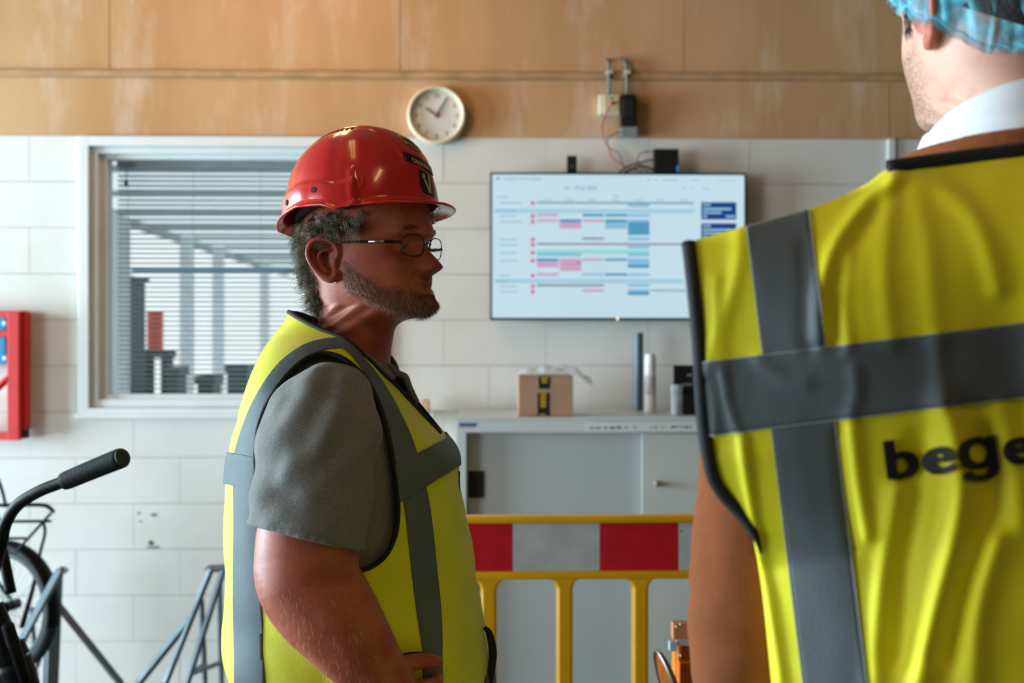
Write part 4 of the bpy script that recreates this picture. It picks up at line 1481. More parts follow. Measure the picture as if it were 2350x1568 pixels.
# far arm hanging on the other side
def body_pt(f, l, z):
    xc = np.interp(z, ZT1, XT1)
    return np.array([xc, Y1, z]) + F1 * f + R1 * l
far_path = catmull([body_pt(-.02, -.19, z1(880)), body_pt(-.03, -.265, z1(960)), body_pt(-.04, -.30, z1(1150)), body_pt(-.03, -.315, z1(1330))], 6)
far_fore = catmull([far_path[-1], body_pt(.03, -.315, z1(1460)), body_pt(.08, -.30, z1(1640))], 6)
fw = far_fore[-1]
far_arm = [rounded(far_path, [.078, .080, .074, .066, .056], 24), rounded(far_fore, [.054, .052, .042, .032], 20),
           hand(fw, far_fore[-1] - far_fore[-3], -R1 * -1, 1, curl=(.35, .4, .45, .5), scale=.98)]
zc_ = z1(752)
core = trunk1(-.024, zc_, z1(1655), 60, 72)
core = ([(p_[0], p_[1], p_[2] - .016 * min(1, max(0, (p_[2] - z1(930)) / .06))) for p_ in core[0]], core[1])
m_body = join(*head_parts, *near_arm, near_hand, *far_arm, core)
me1 = remesh(m_body, .0022, 2)
mV = verts_of(me1)
q = np.stack([(mV - CH) @ FH, (mV - CH) @ RH, (mV[:, 2] - ZE) / np.where(mV[:, 2] < ZE, .87, 1)], 1)
inhead = (np.linalg.norm(q, axis=1) < .26)
jaw = np.exp(-np.maximum(0, q[:, 2] + .079 - 1.0 * np.clip(.058 - q[:, 0], 0, .06)) ** 2 / .009 ** 2)
jaw *= 1 / (1 + np.exp(-(q[:, 2] + .072 + .55 * np.clip(q[:, 0], 0, .1)) / .004)) / (1 + np.exp(-(q[:, 0] - .010) / .004))
jaw = np.maximum(jaw, .42 * np.exp(-((q[:, 2] + .054) / .006) ** 2 - (q[:, 1] / .026) ** 4) * (q[:, 0] > .06))
jaw *= 1 - .97 * np.exp(-((q[:, 2] + .0735) / .0075) ** 4 - (q[:, 1] / .026) ** 4) * (q[:, 0] > .06)
brd = np.where(inhead, np.clip(jaw, 0, 1) * .55, 0)
red = np.where(inhead, .75 * np.exp(-((q[:, 0] - .118) ** 2 / .0004 + (q[:, 2] + .035) ** 2 / .0006)) + .4 * np.exp(-((np.abs(q[:, 1]) - .05) ** 2 / .0008 + (q[:, 2] + .03) ** 2 / .0008)) + .45 / (1 + np.exp((q[:, 2] + .12) / .012)) + .5 * (np.abs(q[:, 1]) > .078), .22)
tone_attr(me1, np.clip(red, 0, 1), brd)
link('body', finish(me1, m_skin1, 'body'), man1)

# eyes
m_eye = M('eye_white', (206, 198, 190), rough=.2)
m_iris = M('iris_grey', (60, 72, 80), rough=.15)
for sd in (1, -1):
    ec = CH + FH * .0722 + RH * sd * .031 + UH * -.003
    ey = mk('eye', xform(lathe([(.0115 * sin(t), -.0115 * cos(t)) for t in np.linspace(.15, pi - .15, 14)], (0, 0, 0), 'z', 20), Matrix.Translation(Vector(ec))), m_eye, man1, True)
    V, Fc = lathe([(.0054, 0), (.0052, .0012), (.0028, .0020), (.001, .0021)], (0, 0, 0), 'y', 16)
    V = [ec + FH * (.0102 - v[1]) * 1.0 + RH * v[0] + UH * v[2] for v in V]
    V = [ec + FH * (.0102 + (-(v_[1]))) + RH * v_[0] + UH * v_[2] for v_ in lathe([(.0054, 0), (.0052, .0012), (.0028, .0020), (.001, .0021)], (0, 0, 0), 'y', 16)[0]]
    mk('iris', (V, Fc), m_iris, ey, True)

def proj(p):
    p = np.asarray(p)
    x = p[:, 0] * cos(YAW) - p[:, 1] * sin(YAW); d = p[:, 1] * cos(YAW) + p[:, 0] * sin(YAW)
    return np.stack([1175 + F * x / d, 784 - F * (p[:, 2] - CAMZ) / d], 1)


# ---- shirt
m_shirt = M('grey_marl_shirt', (126, 128, 124), rough=.9, rgb2=(100, 102, 100), scale=330, stretch=(1, 1, 2.2), bump=.4, bscale=420, sheen=.1)
slv_path = catmull([P3(790, 905, 1.42), P3(754, 944, 1.345), P3(738, 990, 1.31), P3(722, 1090, 1.28), P3(712, 1180, 1.262), P3(707, 1238, 1.255)], 10)
V, Fc = tube(slv_path, [.044, .062, .0745, .0775, .0760, .0740, .0725, .0720], 64)
V = np.array(V)
for i in range(len(slv_path)):
    for k in range(64):
        p = V[i * 64 + k]; c_ = slv_path[i]
        t = i / len(slv_path)
        dgl = .0075 * n3(p[0] * 16 + p[2] * 16, p[1] * 9, p[2] * 10 - p[0] * 8) + .003 * n3(p[0] * 40, p[1] * 40, p[2] * 30)
        dgl += .0036 * sin((p[2] * 1.0 - p[0] * 1.5) * 74 + 5.0 * n3(p[0] * 7, p[1] * 7, p[2] * 7)) * exp(-((t - .40) / .28) ** 2)
        hem = .0020 if t > .925 else 0
        V[i * 64 + k] = c_ + (p - c_) * (1 + dgl / .08 + hem / .08)
# slant the hem: lower towards the front
last = len(slv_path)
for i in range(last):
    w_ = max(0, (i / (last - 1) - .55) / .45) ** 1.5
    for k in range(64):
        p = V[i * 64 + k]
        dx = (p[0] - slv_path[i][0])
        V[i * 64 + k][2] -= w_ * dx * .20
sl_near = ([tuple(v) for v in V], Fc)
sl_far = tube(catmull([body_pt(-.02, -.17, z1(872)), body_pt(-.03, -.255, z1(930)), body_pt(-.035, -.29, z1(1080)), body_pt(-.035, -.305, z1(1240))], 8), [.085, .088, .084, .079], 32)
stor = trunk1(-.010, z1(718), z1(1655), 120, 120, wr=.002, seed=3)
stor = ([(p_[0], p_[1], p_[2] - .010 * min(1, max(0, (p_[2] - z1(930)) / .06))) for p_ in stor[0]], stor[1])
# collar band
cz = []
for k in range(60):
    a = 2 * pi * k / 60
    f, l = cos(a), sin(a)
    zz = z1(738) - .020 * (1 + f) - .045 * max(0, f) ** 1.5
    xc, D, W = ring1(zz, -.013)
    cz.append(np.array([xc + .004, Y1, zz]) + F1 * f * D * 1.0 + R1 * l * W * .97)
collar = tube(np.array(cz), .0085, 8, closed=True)
me = remesh(join(stor, sl_near, sl_far, collar), .0040, 2)
# carve the neckline so that the throat shows
mv = verts_of(me); T = []
me.calc_loop_triangles()
T = np.array([t.vertices[:] for t in me.loop_triangles])
b_ = fl1(mv)
ax_ = np.stack([np.interp(mv[:, 2], ZT1, XT1), np.full(len(mv), Y1), mv[:, 2]], 1)
pm_ = proj(ax_ + np.outer(b_[:, 0], F1) + np.outer(np.abs(b_[:, 1]), R1))
sl_ = catmull([(640, 706, 0), (655, 715, 0), (690, 733, 0), (735, 757, 0), (786, 775, 0), (840, 809, 0), (893, 842, 0), (935, 866, 0), (1100, 880, 0)], 5)[:, :2]
spoly = np.vstack([sl_, [(1500, 880)], [(1500, 200)], [(300, 200)], [(300, 700)]])
v2, t2 = clip(mv, T, np.where((mv[:, 2] > z1(930)) & (np.abs(b_[:, 1]) < .16), -poly_sd(pm_, spoly) / S1, .05))
shirt = mk('shirt', (v2, t2), m_shirt, man1, True)
# button placket at the throat
plk = []
m_btn = M('dark_button', (44, 42, 40), rough=.4)
for i, (px, py) in enumerate(((905, 858), (925, 872), (938, 905), (956, 935))):
    c_ = P(px, py, 1.50)
    if i:
        bt = lathe([(.0048, 0), (.0055, .0012), (.0048, .0024), (.0030, .0018)], (0, 0, 0), 'y', 14)
        dn = np.array([.72, -.45, .52]); dn /= np.linalg.norm(dn)
        u_ = np.cross(dn, (0, 0, 1)); u_ /= np.linalg.norm(u_); w3 = np.cross(u_, dn)
        mk('button', ([c_ + u_ * v[0] + w3 * v[2] - dn * v[1] for v in bt[0]], bt[1]), m_btn, shirt)
pth = catmull([P(893, 836, 1.50), P(912, 856, 1.50), P(930, 866, 1.50), P(940, 890, 1.505), P(958, 925, 1.51)], 6)
mk('placket', tube(pth, [.004, .005, .0055, .005, .004], 10), m_shirt, shirt, True)

# ---- vest
def vest_folds(V):
    out = V.copy()
    b = fl1(V)
    n = vnormals(V, TV)
    for i in range(len(V)):
        f, l, z = b[i]
        t = max(0, min(1, (1.43 - z) / .2))
        d = .0065 * n3(f * 9 + 3, l * 9, z * 2.2) * t + .003 * n3(f * 22, l * 22, z * 5 + 4) * t + .0022 * n3(f * 12 + z * 22, l * 20, z * 9)
        # waves of loose cloth low at the back, and a soft chest crease
        if f < 0 and z < 1.2:
            d += .008 * sin(z * 40 + f * 26 + 2 * n3(f * 6, l * 6, z * 4)) * min(1, (1.2 - z) / .15) * .6
        if f > 0:
            d += .004 * sin(f * 42 - z * 11 + l * 30) * min(1, max(0, (1.38 - z) / .2))
        out[i] += n[i] * d
    return out


VV, VF_ = trunk1(0.0, z1(706), z1(1650), 230, 220, cap=False)
TV = tri(VF_)
VV = vest_folds(np.asarray(VV))
b1 = fl1(VV)
arm_px = [(742, 806), (792, 822), (842, 868), (872, 930), (892, 1000), (906, 1080), (914, 1150), (912, 1220), (888, 1278), (852, 1304), (800, 1318), (740, 1322), (680, 1300), (625, 1240), (596, 1150), (585, 1060), (590, 985), (612, 925), (650, 868), (695, 824)]
def near_px(V_, b_):
    ax_ = np.stack([np.interp(V_[:, 2], ZT1, XT1), np.full(len(V_), Y1), V_[:, 2]], 1)
    return proj(ax_ + np.outer(b_[:, 0], F1) + np.outer(np.abs(b_[:, 1]), R1))


ppV = near_px(VV, b1)
arm_s = smooth_line(resample(np.array([(x_, y_, 0) for x_, y_ in arm_px]), 10, True), 3, True)[:, :2]
s_arm = np.where(np.abs(b1[:, 1]) > .06, -poly_sd(ppV, arm_s) / S1, .05)
nl_px = [(640, 704), (655, 712), (690, 733), (735, 756), (786, 776), (830, 811), (877, 855), (934, 915), (988, 972), (1021, 1006), (1066, 1056)]
nlp = catmull([(x_, y_, 0) for x_, y_ in nl_px], 5)[:, :2]
npoly = np.vstack([nlp, [(1500, 1056)], [(1500, 200)], [(300, 200)], [(300, 700)]])
s_neck = -poly_sd(ppV, npoly) / S1
v, t = clip(VV, TV, np.minimum(s_arm, s_neck))
vest = mk('safety_vest', (v, t), m_vest, man1, True)
sm = vest.modifiers.new('thickness', 'SOLIDIFY'); sm.thickness = .0016; sm.offset = -1
for L, cl in boundary_loops(t):
    if len(L) < 60:
        continue
    line = resample(v[L], .006, cl)
    line = smooth_line(line, 4, cl)
    mk('binding', tube(line, .0036, 8, closed=cl), m_bind, vest, True)
# overlap edge down the front
nrm = vnormals(v, t)
bb = fl1(v)
fe = []
for py in range(1078, 1650, 14):
    z = z1(py)
    xc, D, W = ring1(z)
    fe.append(np.array([xc, Y1, z]) + F1 * (D * .985 - .004 + .003 * sin(py * .025)) + R1 * .012)
mk('binding', tube(smooth_line(fe, 3), .0040, 8), m_bind, vest, True)


def vstrip(scal, name, off, mat, label=None):
    vv = v + nrm * off
    a, b = clip(vv, t, scal)
    if len(b) == 0:
        return None
    o = mk(name, (a, b), mat, vest, True)
    s_ = o.modifiers.new('thickness', 'SOLIDIFY'); s_.thickness = .0006; s_.offset = -1
    return o


# the strips are traced where they run on the near side; the far side mirrors them
axis = np.stack([np.interp(v[:, 2], ZT1, XT1), np.full(len(v), Y1), v[:, 2]], 1)
near = axis + np.outer(bb[:, 0], F1) + np.outer(np.abs(bb[:, 1]), R1)
pp1 = proj(near)


def wide_line(pts, line):
    """half width minus distance to a polyline whose points carry a half width"""
    best = np.full(len(pts), -1e9)
    for (x0, y0, w0), (x1, y1, w1) in zip(line[:-1], line[1:]):
        a_, e = np.array([x0, y0]), np.array([x1 - x0, y1 - y0])
        w_ = pts - a_
        t_ = np.clip((w_ @ e) / (e @ e), 0, 1)
        best = np.maximum(best, w0 + (w1 - w0) * t_ - np.linalg.norm(w_ - t_[:, None] * e, axis=1))
    return best


back_line_px = [(784, 787, 12), (742, 792, 12.5), (700, 808, 15), (655, 845, 18), (620, 895, 20), (592, 950, 21), (572, 1010, 23), (562, 1060, 25), (562, 1120, 25), (565, 1200, 27), (566, 1300, 29), (570, 1400, 33), (571, 1500, 32), (574, 1568, 35), (576, 1700, 35)]
front_line_px = [(784, 787, 12), (806, 803, 10), (830, 832, 10), (852, 860, 11), (876, 902, 15), (896, 950, 21), (918, 1010, 26), (936, 1070, 28), (949, 1121, 28), (960, 1190, 29), (972, 1300, 29), (983, 1400, 28), (990, 1470, 24), (992, 1520, 22), (994, 1700, 26)]
vert = np.maximum(wide_line(pp1, [tuple(r) for r in catmull(back_line_px, 4)]), wide_line(pp1, [tuple(r) for r in catmull(front_line_px, 4)])) / S1
for sd in (1, -1):
    vstrip(np.where(bb[:, 1] * sd > 0, vert, -.05), 'reflective_strip', .0016, m_reflect)
tp_ = np.interp(pp1[:, 0], [500, 600, 860, 954, 1020, 1085], [1034, 1052, 1092, 1043, 1009, 988])
bt_ = np.interp(pp1[:, 0], [500, 600, 860, 976, 1067, 1090], [1107, 1126, 1187, 1116, 1060, 1046])
vstrip(np.minimum(pp1[:, 1] - tp_, bt_ - pp1[:, 1]) / S1, 'reflective_strip', .0030, m_reflect)
zt_w = np.interp(bb[:, 0], [-.2, .0, .1, .2], [z1(1570), z1(1575), z1(1560), z1(1528)])
vstrip(np.minimum(zt_w - bb[:, 2], bb[:, 2] - zt_w + .052), 'reflective_strip', .0026, m_reflect)
# stitched shoulder seam and pocket opening at the hand
pk = [P(912, 1508, 1.30), P(940, 1502, 1.31), P(968, 1501, 1.325), P(1000, 1497, 1.345)]
mk('pocket_edge', tube(catmull(pk, 5), .0030, 8), m_bind, vest, True)
# zip tab / loop standing off the front edge low down
lp_ = catmull([P(1112, 1440, 1.50), P(1122, 1452, 1.50), P(1128, 1475, 1.50), P(1131, 1500, 1.50), P(1128, 1535, 1.50), P(1124, 1570, 1.50)], 6)
mk('front_tab', tube(lp_, [.003, .005, .006, .0065, .006, .004], 10), m_bind, vest, True)

# ---- trousers and boots
hx = P(810, 0, Y1)[0]
l1, bt1 = leg_and_boot((hx, Y1 - .10, .93), (hx - .02, Y1 - .13, 0), F1)
l2, bt2 = leg_and_boot((hx, Y1 + .10, .93), (hx + .02, Y1 + .14, 0), F1)
pel = trunk1(-.016, z1(1600), z1(1665), 12, 60)
pv = np.array(pel[0]); 
pel2 = lathe([(.17, -.10), (.205, -.02), (.21, .05), (.20, .09)], (hx, Y1, .87), 'z', 40)
mk('trousers', join(l1, l2, pel2), m_trous, man1, True)
mk('boot', bt1, m_boot, man1, True)
mk('boot', bt2, m_boot, man1, True)

# ---- hair, beard, eyebrows, arm hair
from mathutils.bvhtree import BVHTree
def headpt(f, l, z): return CH + FH * f + RH * l + UH * float(zmap(z))
def head_surf(phi, z, off=0.0):
    f, b, w_, p = interp(HEAD, z)
    cen = -.006 if z > -.09 else -.006 + (z + .09) * .25
    c, s = cos(phi), sin(phi)
    x = cen + (f - cen) * abs(c) ** (2 / p) if c >= 0 else cen - (cen - b) * abs(c)
    return np.array([x + off * c, (w_ * 1.04 * np.sign(s) * abs(s) ** .96) + off * s, z])
rg_ = np.random.default_rng(11)
lines_d, lines_l = [], []
for ci in range(580):
    side = 1 if rg_.random() < .75 else -1
    phc = rg_.uniform(1.12, pi) * side
    zt_ = .046
    zb_ = -.098 if abs(phc) > 2.15 else -.02
    zc = rg_.uniform(zb_, zt_)
    if 1.42 < abs(phc) < 2.05 and zc < .010: continue
    if abs(phc) < 1.42 and zc < .022: continue
    w0 = rg_.uniform(0, 6.28); fr = rg_.uniform(5.0, 10.0) * (1 if rg_.random() < .5 else -1); amp = rg_.uniform(.0035, .0095)
    Lc = rg_.uniform(.022, .046) * (1.05 if abs(phc) > 2.2 else .75)
    back_ = rg_.uniform(.2, 1.1); lft = rg_.uniform(.003, .015); grey_ = rg_.random()
    flip = rg_.uniform(0, .006) if abs(phc) > 2.2 else 0
    for j in range(12):
        phi = phc + rg_.normal(0, .030); z = zc + rg_.normal(0, .0022)
        p0 = head_surf(phi, z, -.001)
        out = np.array([cos(phi), sin(phi), 0])
        tang = np.array([-sin(phi), cos(phi), 0]) * side
        L_ = Lc * rg_.uniform(.75, 1.1); ja = amp * rg_.uniform(.7, 1.3); jw = w0 + rg_.normal(0, .35)
        n_ = 10
        pts = []
        for k in range(n_):
            t_ = k / (n_ - 1)
            lift = .0025 + lft * t_ + flip * max(0, t_ - .5) ** 2 * 4
            pnt = p0 + out * lift + np.array([0, 0, -1]) * L_ * t_ * (1 - .25 * back_) + tang * L_ * t_ * back_ * .6 + ja * t_ ** .5 * (cos(jw + fr * t_) * (tang * .6 + np.array([0, 0, .5])) + sin(jw + fr * t_) * out * .8)
            pts.append(headpt(*pnt))
        (lines_l if grey_ + rg_.normal(0, .15) > .62 else lines_d).append(pts)
hd = mk('hair', strands(lines_d, .00028), M('hair_brown', (84, 66, 48), rough=.55, var=.35, scale=50), man1, True)
hd['kind'] = 'stuff'
hd = mk('hair', strands(lines_l, .00028), M('hair_grey', (164, 146, 118), rough=.5, var=.25, scale=50), man1, True)
hd['kind'] = 'stuff'; hd['label'] = 'grey strands of the curly hair'
# a few long loose curls at the nape
loc_ = []
for i in range(26):
    phi = rg_.uniform(2.2, 3.1); z = rg_.uniform(-.10, -.005)
    p0 = head_surf(phi, z, 0)
    out = np.array([cos(phi), sin(phi) * .6, 0])
    pts = []
    L_ = rg_.uniform(.022, .042)
    for k in range(12):
        t_ = k / 11
        pts.append(headpt(*(p0 + out * (.008 + L_ * t_) + np.array([0, 0, 1]) * (.022 * t_ * t_ - .020 * t_ + .004 * sin(5 * t_ + i)))))
    loc_.append(pts)
hd = mk('loose_curls', strands(loc_, .0004), M('hair_brown', (96, 80, 62)), man1, True); hd['kind'] = 'stuff'
# beard: short hairs on jaw, chin and lip
bvh = BVHTree.FromPolygons([tuple(p) for p in mV], [tuple(p.vertices) for p in me1.polygons])
mn = np.zeros(len(me1.vertices) * 3); me1.vertices.foreach_get('normal', mn); mn = mn.reshape(-1, 3)
cand = np.where((brd > .18))[0]
lb, lb2 = [], []
for i in rg_.choice(cand, 9000):
    if rg_.random() > brd[i] * 1.7: continue
    p = mV[i] + (rg_.random(3) - .5) * .002
    n_ = mn[i]
    dn = n_ * .30 + np.array([0, 0, -.70]) + FH * .25 + (rg_.random(3) - .5) * .7
    dn /= np.linalg.norm(dn)
    L_ = rg_.uniform(.003, .0065) * (1.3 if q[i, 2] < -.09 else 1)
    pts = [p - n_ * .0006, p + dn * L_ * .5 + n_ * .0010, p + dn * L_ + np.array([0, 0, -.0014])]
    (lb if rg_.random() < .6 else lb2).append(pts)
o = mk('beard', strands(lb, .00016), M('beard_brown', (112, 72, 44), rough=.5, var=.3, scale=60), man1, True); o['kind'] = 'stuff'
o = mk('beard', strands(lb2, .00016), M('beard_grey', (158, 126, 94), rough=.5, var=.2, scale=60), man1, True); o['kind'] = 'stuff'; o['label'] = 'greyer hairs of the short beard'
eb = []
for sd in (1, -1):
    for i in range(150 if sd > 0 else 50):
        l_ = rg_.uniform(.012, .040)
        z_ = .017 + .006 * (1 - ((l_ - .028) / .02) ** 2) + rg_.uniform(-.003, .003)
        f, b, w_, p_ = interp(HEAD, z_)
        x_ = -.006 + (f + .006) * (max(0, 1 - (l_ / (w_ * 1.04)) ** 2.1)) ** (1 / 2.3) + .0005
        pts = [headpt(x_, sd * l_, z_), headpt(x_ + .0018, sd * (l_ + .004), z_ + .001), headpt(x_ - .0004, sd * (l_ + .008), z_ - .001)]
        eb.append(pts)
for sd in (1, -1):
    for u in np.linspace(-1, 1, 34):
        dl, dz = .0120 * u, .0030 * (1 - u * u)
        p_ = CH + FH * (.0722 + .0018 + sqrt(max(0, .0118 ** 2 - (dl * .75) ** 2 - dz * dz))) + RH * sd * (.031 + dl) + UH * (-.003 + dz - .001)
        eb.append([p_, p_ + FH * .0022 + RH * sd * .0008 * u, p_ + FH * .0040 + RH * sd * .0016 * u + UH * .0012])
o = mk('eyebrows', strands(eb, .0003), M('brow_hair', (110, 84, 60)), man1, True); o['kind'] = 'stuff'
# fine arm hair
ah = []
arm_sel = np.where((mV[:, 1] < 1.36) & (mV[:, 2] < z1(1215)) & (mV[:, 2] > 1.02))[0]
for i in rg_.choice(arm_sel, 1500):
    p, n_ = mV[i], mn[i]
    dn = n_ * .5 + np.array([.2, 0, -.8]) + (rg_.random(3) - .5) * .7
    dn /= np.linalg.norm(dn)
    ah.append([p, p + dn * .004 + n_ * .0008, p + dn * .009])
o = mk('arm_hair', strands(ah, .00012), M('arm_hair', (206, 170, 130), rough=.5), man1, True); o['kind'] = 'stuff'
mk('bracelet', tube(catmull([fore[-3] + np.array([.033 * cos(a) * .4, -.037 * sin(a), .033 * cos(a)]) for a in np.linspace(0, 2 * pi, 14)[:-1]], 3), .0007, 6, closed=False), m_steel, man1)

# ------------------------------------------------------------------ hard hat
HT = radians(6.5)
FT = FH * cos(HT) + UH * sin(HT); UT = UH * cos(HT) - FH * sin(HT)
HC = CH + FH * -.005 + UH * .050       # centre at rim level
hat = thing('hard_hat', 'glossy red hard hat with vents and black stickers, worn by the bearded man', 'helmet', tuple(HC + UT * .1))
m_hat = M('hat_red', (206, 28, 16), rough=.20, var=.10, scale=26, spec=.6, coat=.45)
HH = .127


def hat_rim(phi):
    """rim height, rim radius outline, flare length, flare drop"""
    a = abs(phi)
    zr = np.interp(a, [0, .6, 1.0, 1.20, 1.34, 1.50, 1.85, 2.25, 2.65, pi], [.004, .004, .002, .000, -.002, .006, .012, .007, .001, .002])
    fl = np.interp(a, [0, .35, .7, 1.0, 1.3, 1.6, 2.2, 2.7, pi], [.025, .024, .019, .012, .008, .006, .007, .009, .010])
    dr = np.interp(a, [0, .5, 1.0, 1.4, 2.2, pi], [.007, .008, .005, .002, .003, .010])
    return zr, fl, dr


def hat_pt(phi, tau, off=0.0, ridge=True):
    zr, fl, dr = hat_rim(phi)
    c, s = cos(phi), sin(phi)
    rf = .113 if c > 0 else .121
    rl = .110
    st = sin(tau) ** .86
    x, y = rf * c * st, rl * s * st
    z = zr + (HH - zr) * cos(tau) ** .92 if tau < pi / 2 else zr
    rr_ = 0
    if ridge:
        rr_ = .0042 * (1 / (1 + exp((abs(y) - .038) / .0018))) * np.clip((1.35 - tau) / .3, 0, 1)
        # step panel on the side band
        a = abs(phi)
        if tau > 1.2:
            rr_ += .0045 * (1 / (1 + exp(-(a - 1.10) / .012))) * (1 / (1 + exp((a - 2.75) / .02))) * np.clip((tau - 1.33) / .06, 0, 1)
            rr_ += .002 * exp(-((a - 1.12) / .05) ** 4) * np.clip((tau - 1.15) / .1, 0, 1)
    n = np.array([c * sin(tau), s * sin(tau), cos(tau) + .05]); n /= np.linalg.norm(n)
    p = np.array([x, y, z]) + n * (off + rr_)
    return p


def hat_world(p):
    return HC + FT * p[0] + RH * p[1] + UT * p[2]


na = 240
rows = []
phs = np.linspace(-pi, pi, na, endpoint=False)
for tau in np.concatenate([[.012], np.linspace(.04, pi / 2, 78)]):
    rows.append([hat_pt(ph, tau) for ph in phs])
for t_ in (.2, .45, .7, .9, 1.0):
    r_ = []
    for ph in phs:
        zr, fl, dr = hat_rim(ph)
        p = hat_pt(ph, pi / 2)
        d = np.array([cos(ph), sin(ph), 0])
        r_.append(p + d * fl * t_ + np.array([0, 0, -1]) * (dr * (t_ ** 1.5) + .003 * (t_ > 0)))
    rows.append(r_)
V = [hat_world(p) for r_ in rows for p in r_]
Fc = [tuple(reversed(qd)) for qd in gridF(len(rows), na, True)]
Fc.append(tuple(range(na)))
Fc = [tuple(reversed(f)) for f in Fc]
sh = mk('shell', (V, Fc), m_hat, hat, True)
sd_ = sh.modifiers.new('thickness', 'SOLIDIFY'); sd_.thickness = .0030; sd_.offset = -1
# outside must face outwards
bm = bmesh.new(); bm.from_mesh(sh.data); bmesh.ops.recalc_face_normals(bm, faces=bm.faces[:]); 
if sum((f.calc_center_median() - Vector(HC)).dot(f.normal) for f in list(bm.faces)[:400]) < 0:
    bmesh.ops.reverse_faces(bm, faces=bm.faces[:])
bm.to_mesh(sh.data); bm.free()
mk('rim_edge', tube(np.array([V[(len(rows) - 1) * na + k] for k in range(na)]) + UT * -.0012, .0021, 8, closed=True), m_hat, hat, True)
# inner harness
inn = [hat_world(hat_pt(ph, 1.45, -.020, False) + np.array([0, 0, -.012])) for ph in np.linspace(-pi, pi, 60, endpoint=False)]
mk('headband', tube(np.array(inn), .008, 8, closed=True), m_blackm, hat, True)
for k in range(3):
    a0 = k * pi / 3 + .3
    arc = [hat_world(hat_pt(a0, abs(t_), -.018, False) * np.array([1, 1, 1])) if t_ > 0 else hat_world(hat_pt(a0 + pi, abs(t_), -.018, False)) for t_ in np.linspace(-1.4, 1.4, 21)]
    mk('cradle_strap', tube(arc, .004, 6), m_blackm, hat)
# vents along the crown ridge
def hat_frame(phi, tau, off=0.0):
    p = hat_pt(phi, tau, off)
    a = hat_pt(phi, tau + .01, off) - p
    b = hat_pt(phi + .01, tau, off) - p
    n = np.cross(a, b); n /= np.linalg.norm(n)
    if n @ np.array([p[0], p[1], p[2] + .02]) < 0: n = -n
    return p, n
m_vent = M('vent_dark', (14, 6, 6), rough=.8)
for sd in (1, -1):
    for i in range(13):
        f_ = .020 - i * .0095
        y_ = .0400 * sd
        # solve for the point on the shell
        best = None
        phi = atan2(y_ / .110, f_ / (.121 if f_ > 0 else .127))
        rr_ = sqrt((y_ / .110) ** 2 + (f_ / (.121 if f_ > 0 else .127)) ** 2)
        tau = math.asin(min(1, rr_ ** (1 / .86)))
        p, n = hat_frame(phi, tau)
        u = np.array([1.0, 0, 0]); u -= n * (u @ n); u /= np.linalg.norm(u); w3 = np.cross(n, u)
        V = [hat_world(p + u * a * .0021 + w3 * b * .0026 + n * c_) for c_ in (-.001, .0007) for a, b in ((-1, -1), (1, -1), (1, 1), (-1, 1))]
        mk('vent', (V, [(0, 3, 2, 1), (4, 5, 6, 7), (0, 1, 5, 4), (1, 2, 6, 5), (2, 3, 7, 6), (3, 0, 4, 7)]), m_vent, hat)
# side holes
for (ph, tau) in ((1.62, 1.46), (2.15, 1.50)):
    p, n = hat_frame(ph, tau)
    u = np.cross(n, (0, 0, 1.0)); u /= np.linalg.norm(u); w3 = np.cross(n, u)
    V = [hat_world(p + n * c_ + (u * cos(a) + w3 * sin(a)) * .0044) for c_ in (-.002, .0012) for a in np.linspace(0, 2 * pi, 14)[:-1]]
    Fc = gridF(2, 13, True) + [tuple(range(13)), tuple(25 - k for k in range(13))]
    mk('side_hole', (V, Fc), m_vent, hat)


def hat_map(phi0, z0, pts, off, slant=0.0):
    """flat label coordinates (metres, x to the front) onto the shell"""
    out = []
    for x, y in pts:
        z = z0 + y + x * slant
        phi = phi0 - x / .106
        zr = hat_rim(phi)[0]
        ct = np.clip((z - zr) / (HH - zr), 0, .999) ** (1 / .92)
        out.append(hat_world(hat_pt(phi, math.acos(ct), off)))
    return out


def decal(name, w_, h, phi0, z0, mat, off, slant=0.0, shape='rect', parent=None, label=None):
    nx, ny = 18, 12
    pts = []
    for j in range(ny):
        for i in range(nx):
            u, v_ = -1 + 2 * i / (nx - 1), -1 + 2 * j / (ny - 1)
            if shape == 'oval':
                r_ = max(abs(u), abs(v_)); nn = sqrt(u * u + v_ * v_) or 1
                u, v_ = u / nn * r_, v_ / nn * r_
            elif shape == 'round':
                k = (abs(u) ** 6 + abs(v_) ** 6) ** (1 / 6) or 1
                r_ = max(abs(u), abs(v_)); u, v_ = u * r_ / k, v_ * r_ / k
            pts.append((u * w_ / 2, v_ * h / 2))
    V = hat_map(phi0, z0, pts, off, slant)
    o = mk(name, (V, gridF(ny, nx)), mat, parent or hat, True)
    s_ = o.modifiers.new('thickness', 'SOLIDIFY'); s_.thickness = .0007; s_.offset = 0
    if label: o['label'] = label
    return o


def hat_text(s_, size, phi0, z0, mat, off, parent, slant=0.0, bold=.0004):
    V, Fc = text_mesh(s_, size, bold, .004)
    mk('lettering', (hat_map(phi0, z0, [(v[0], v[1]) for v in V], off, slant), Fc), mat, parent)


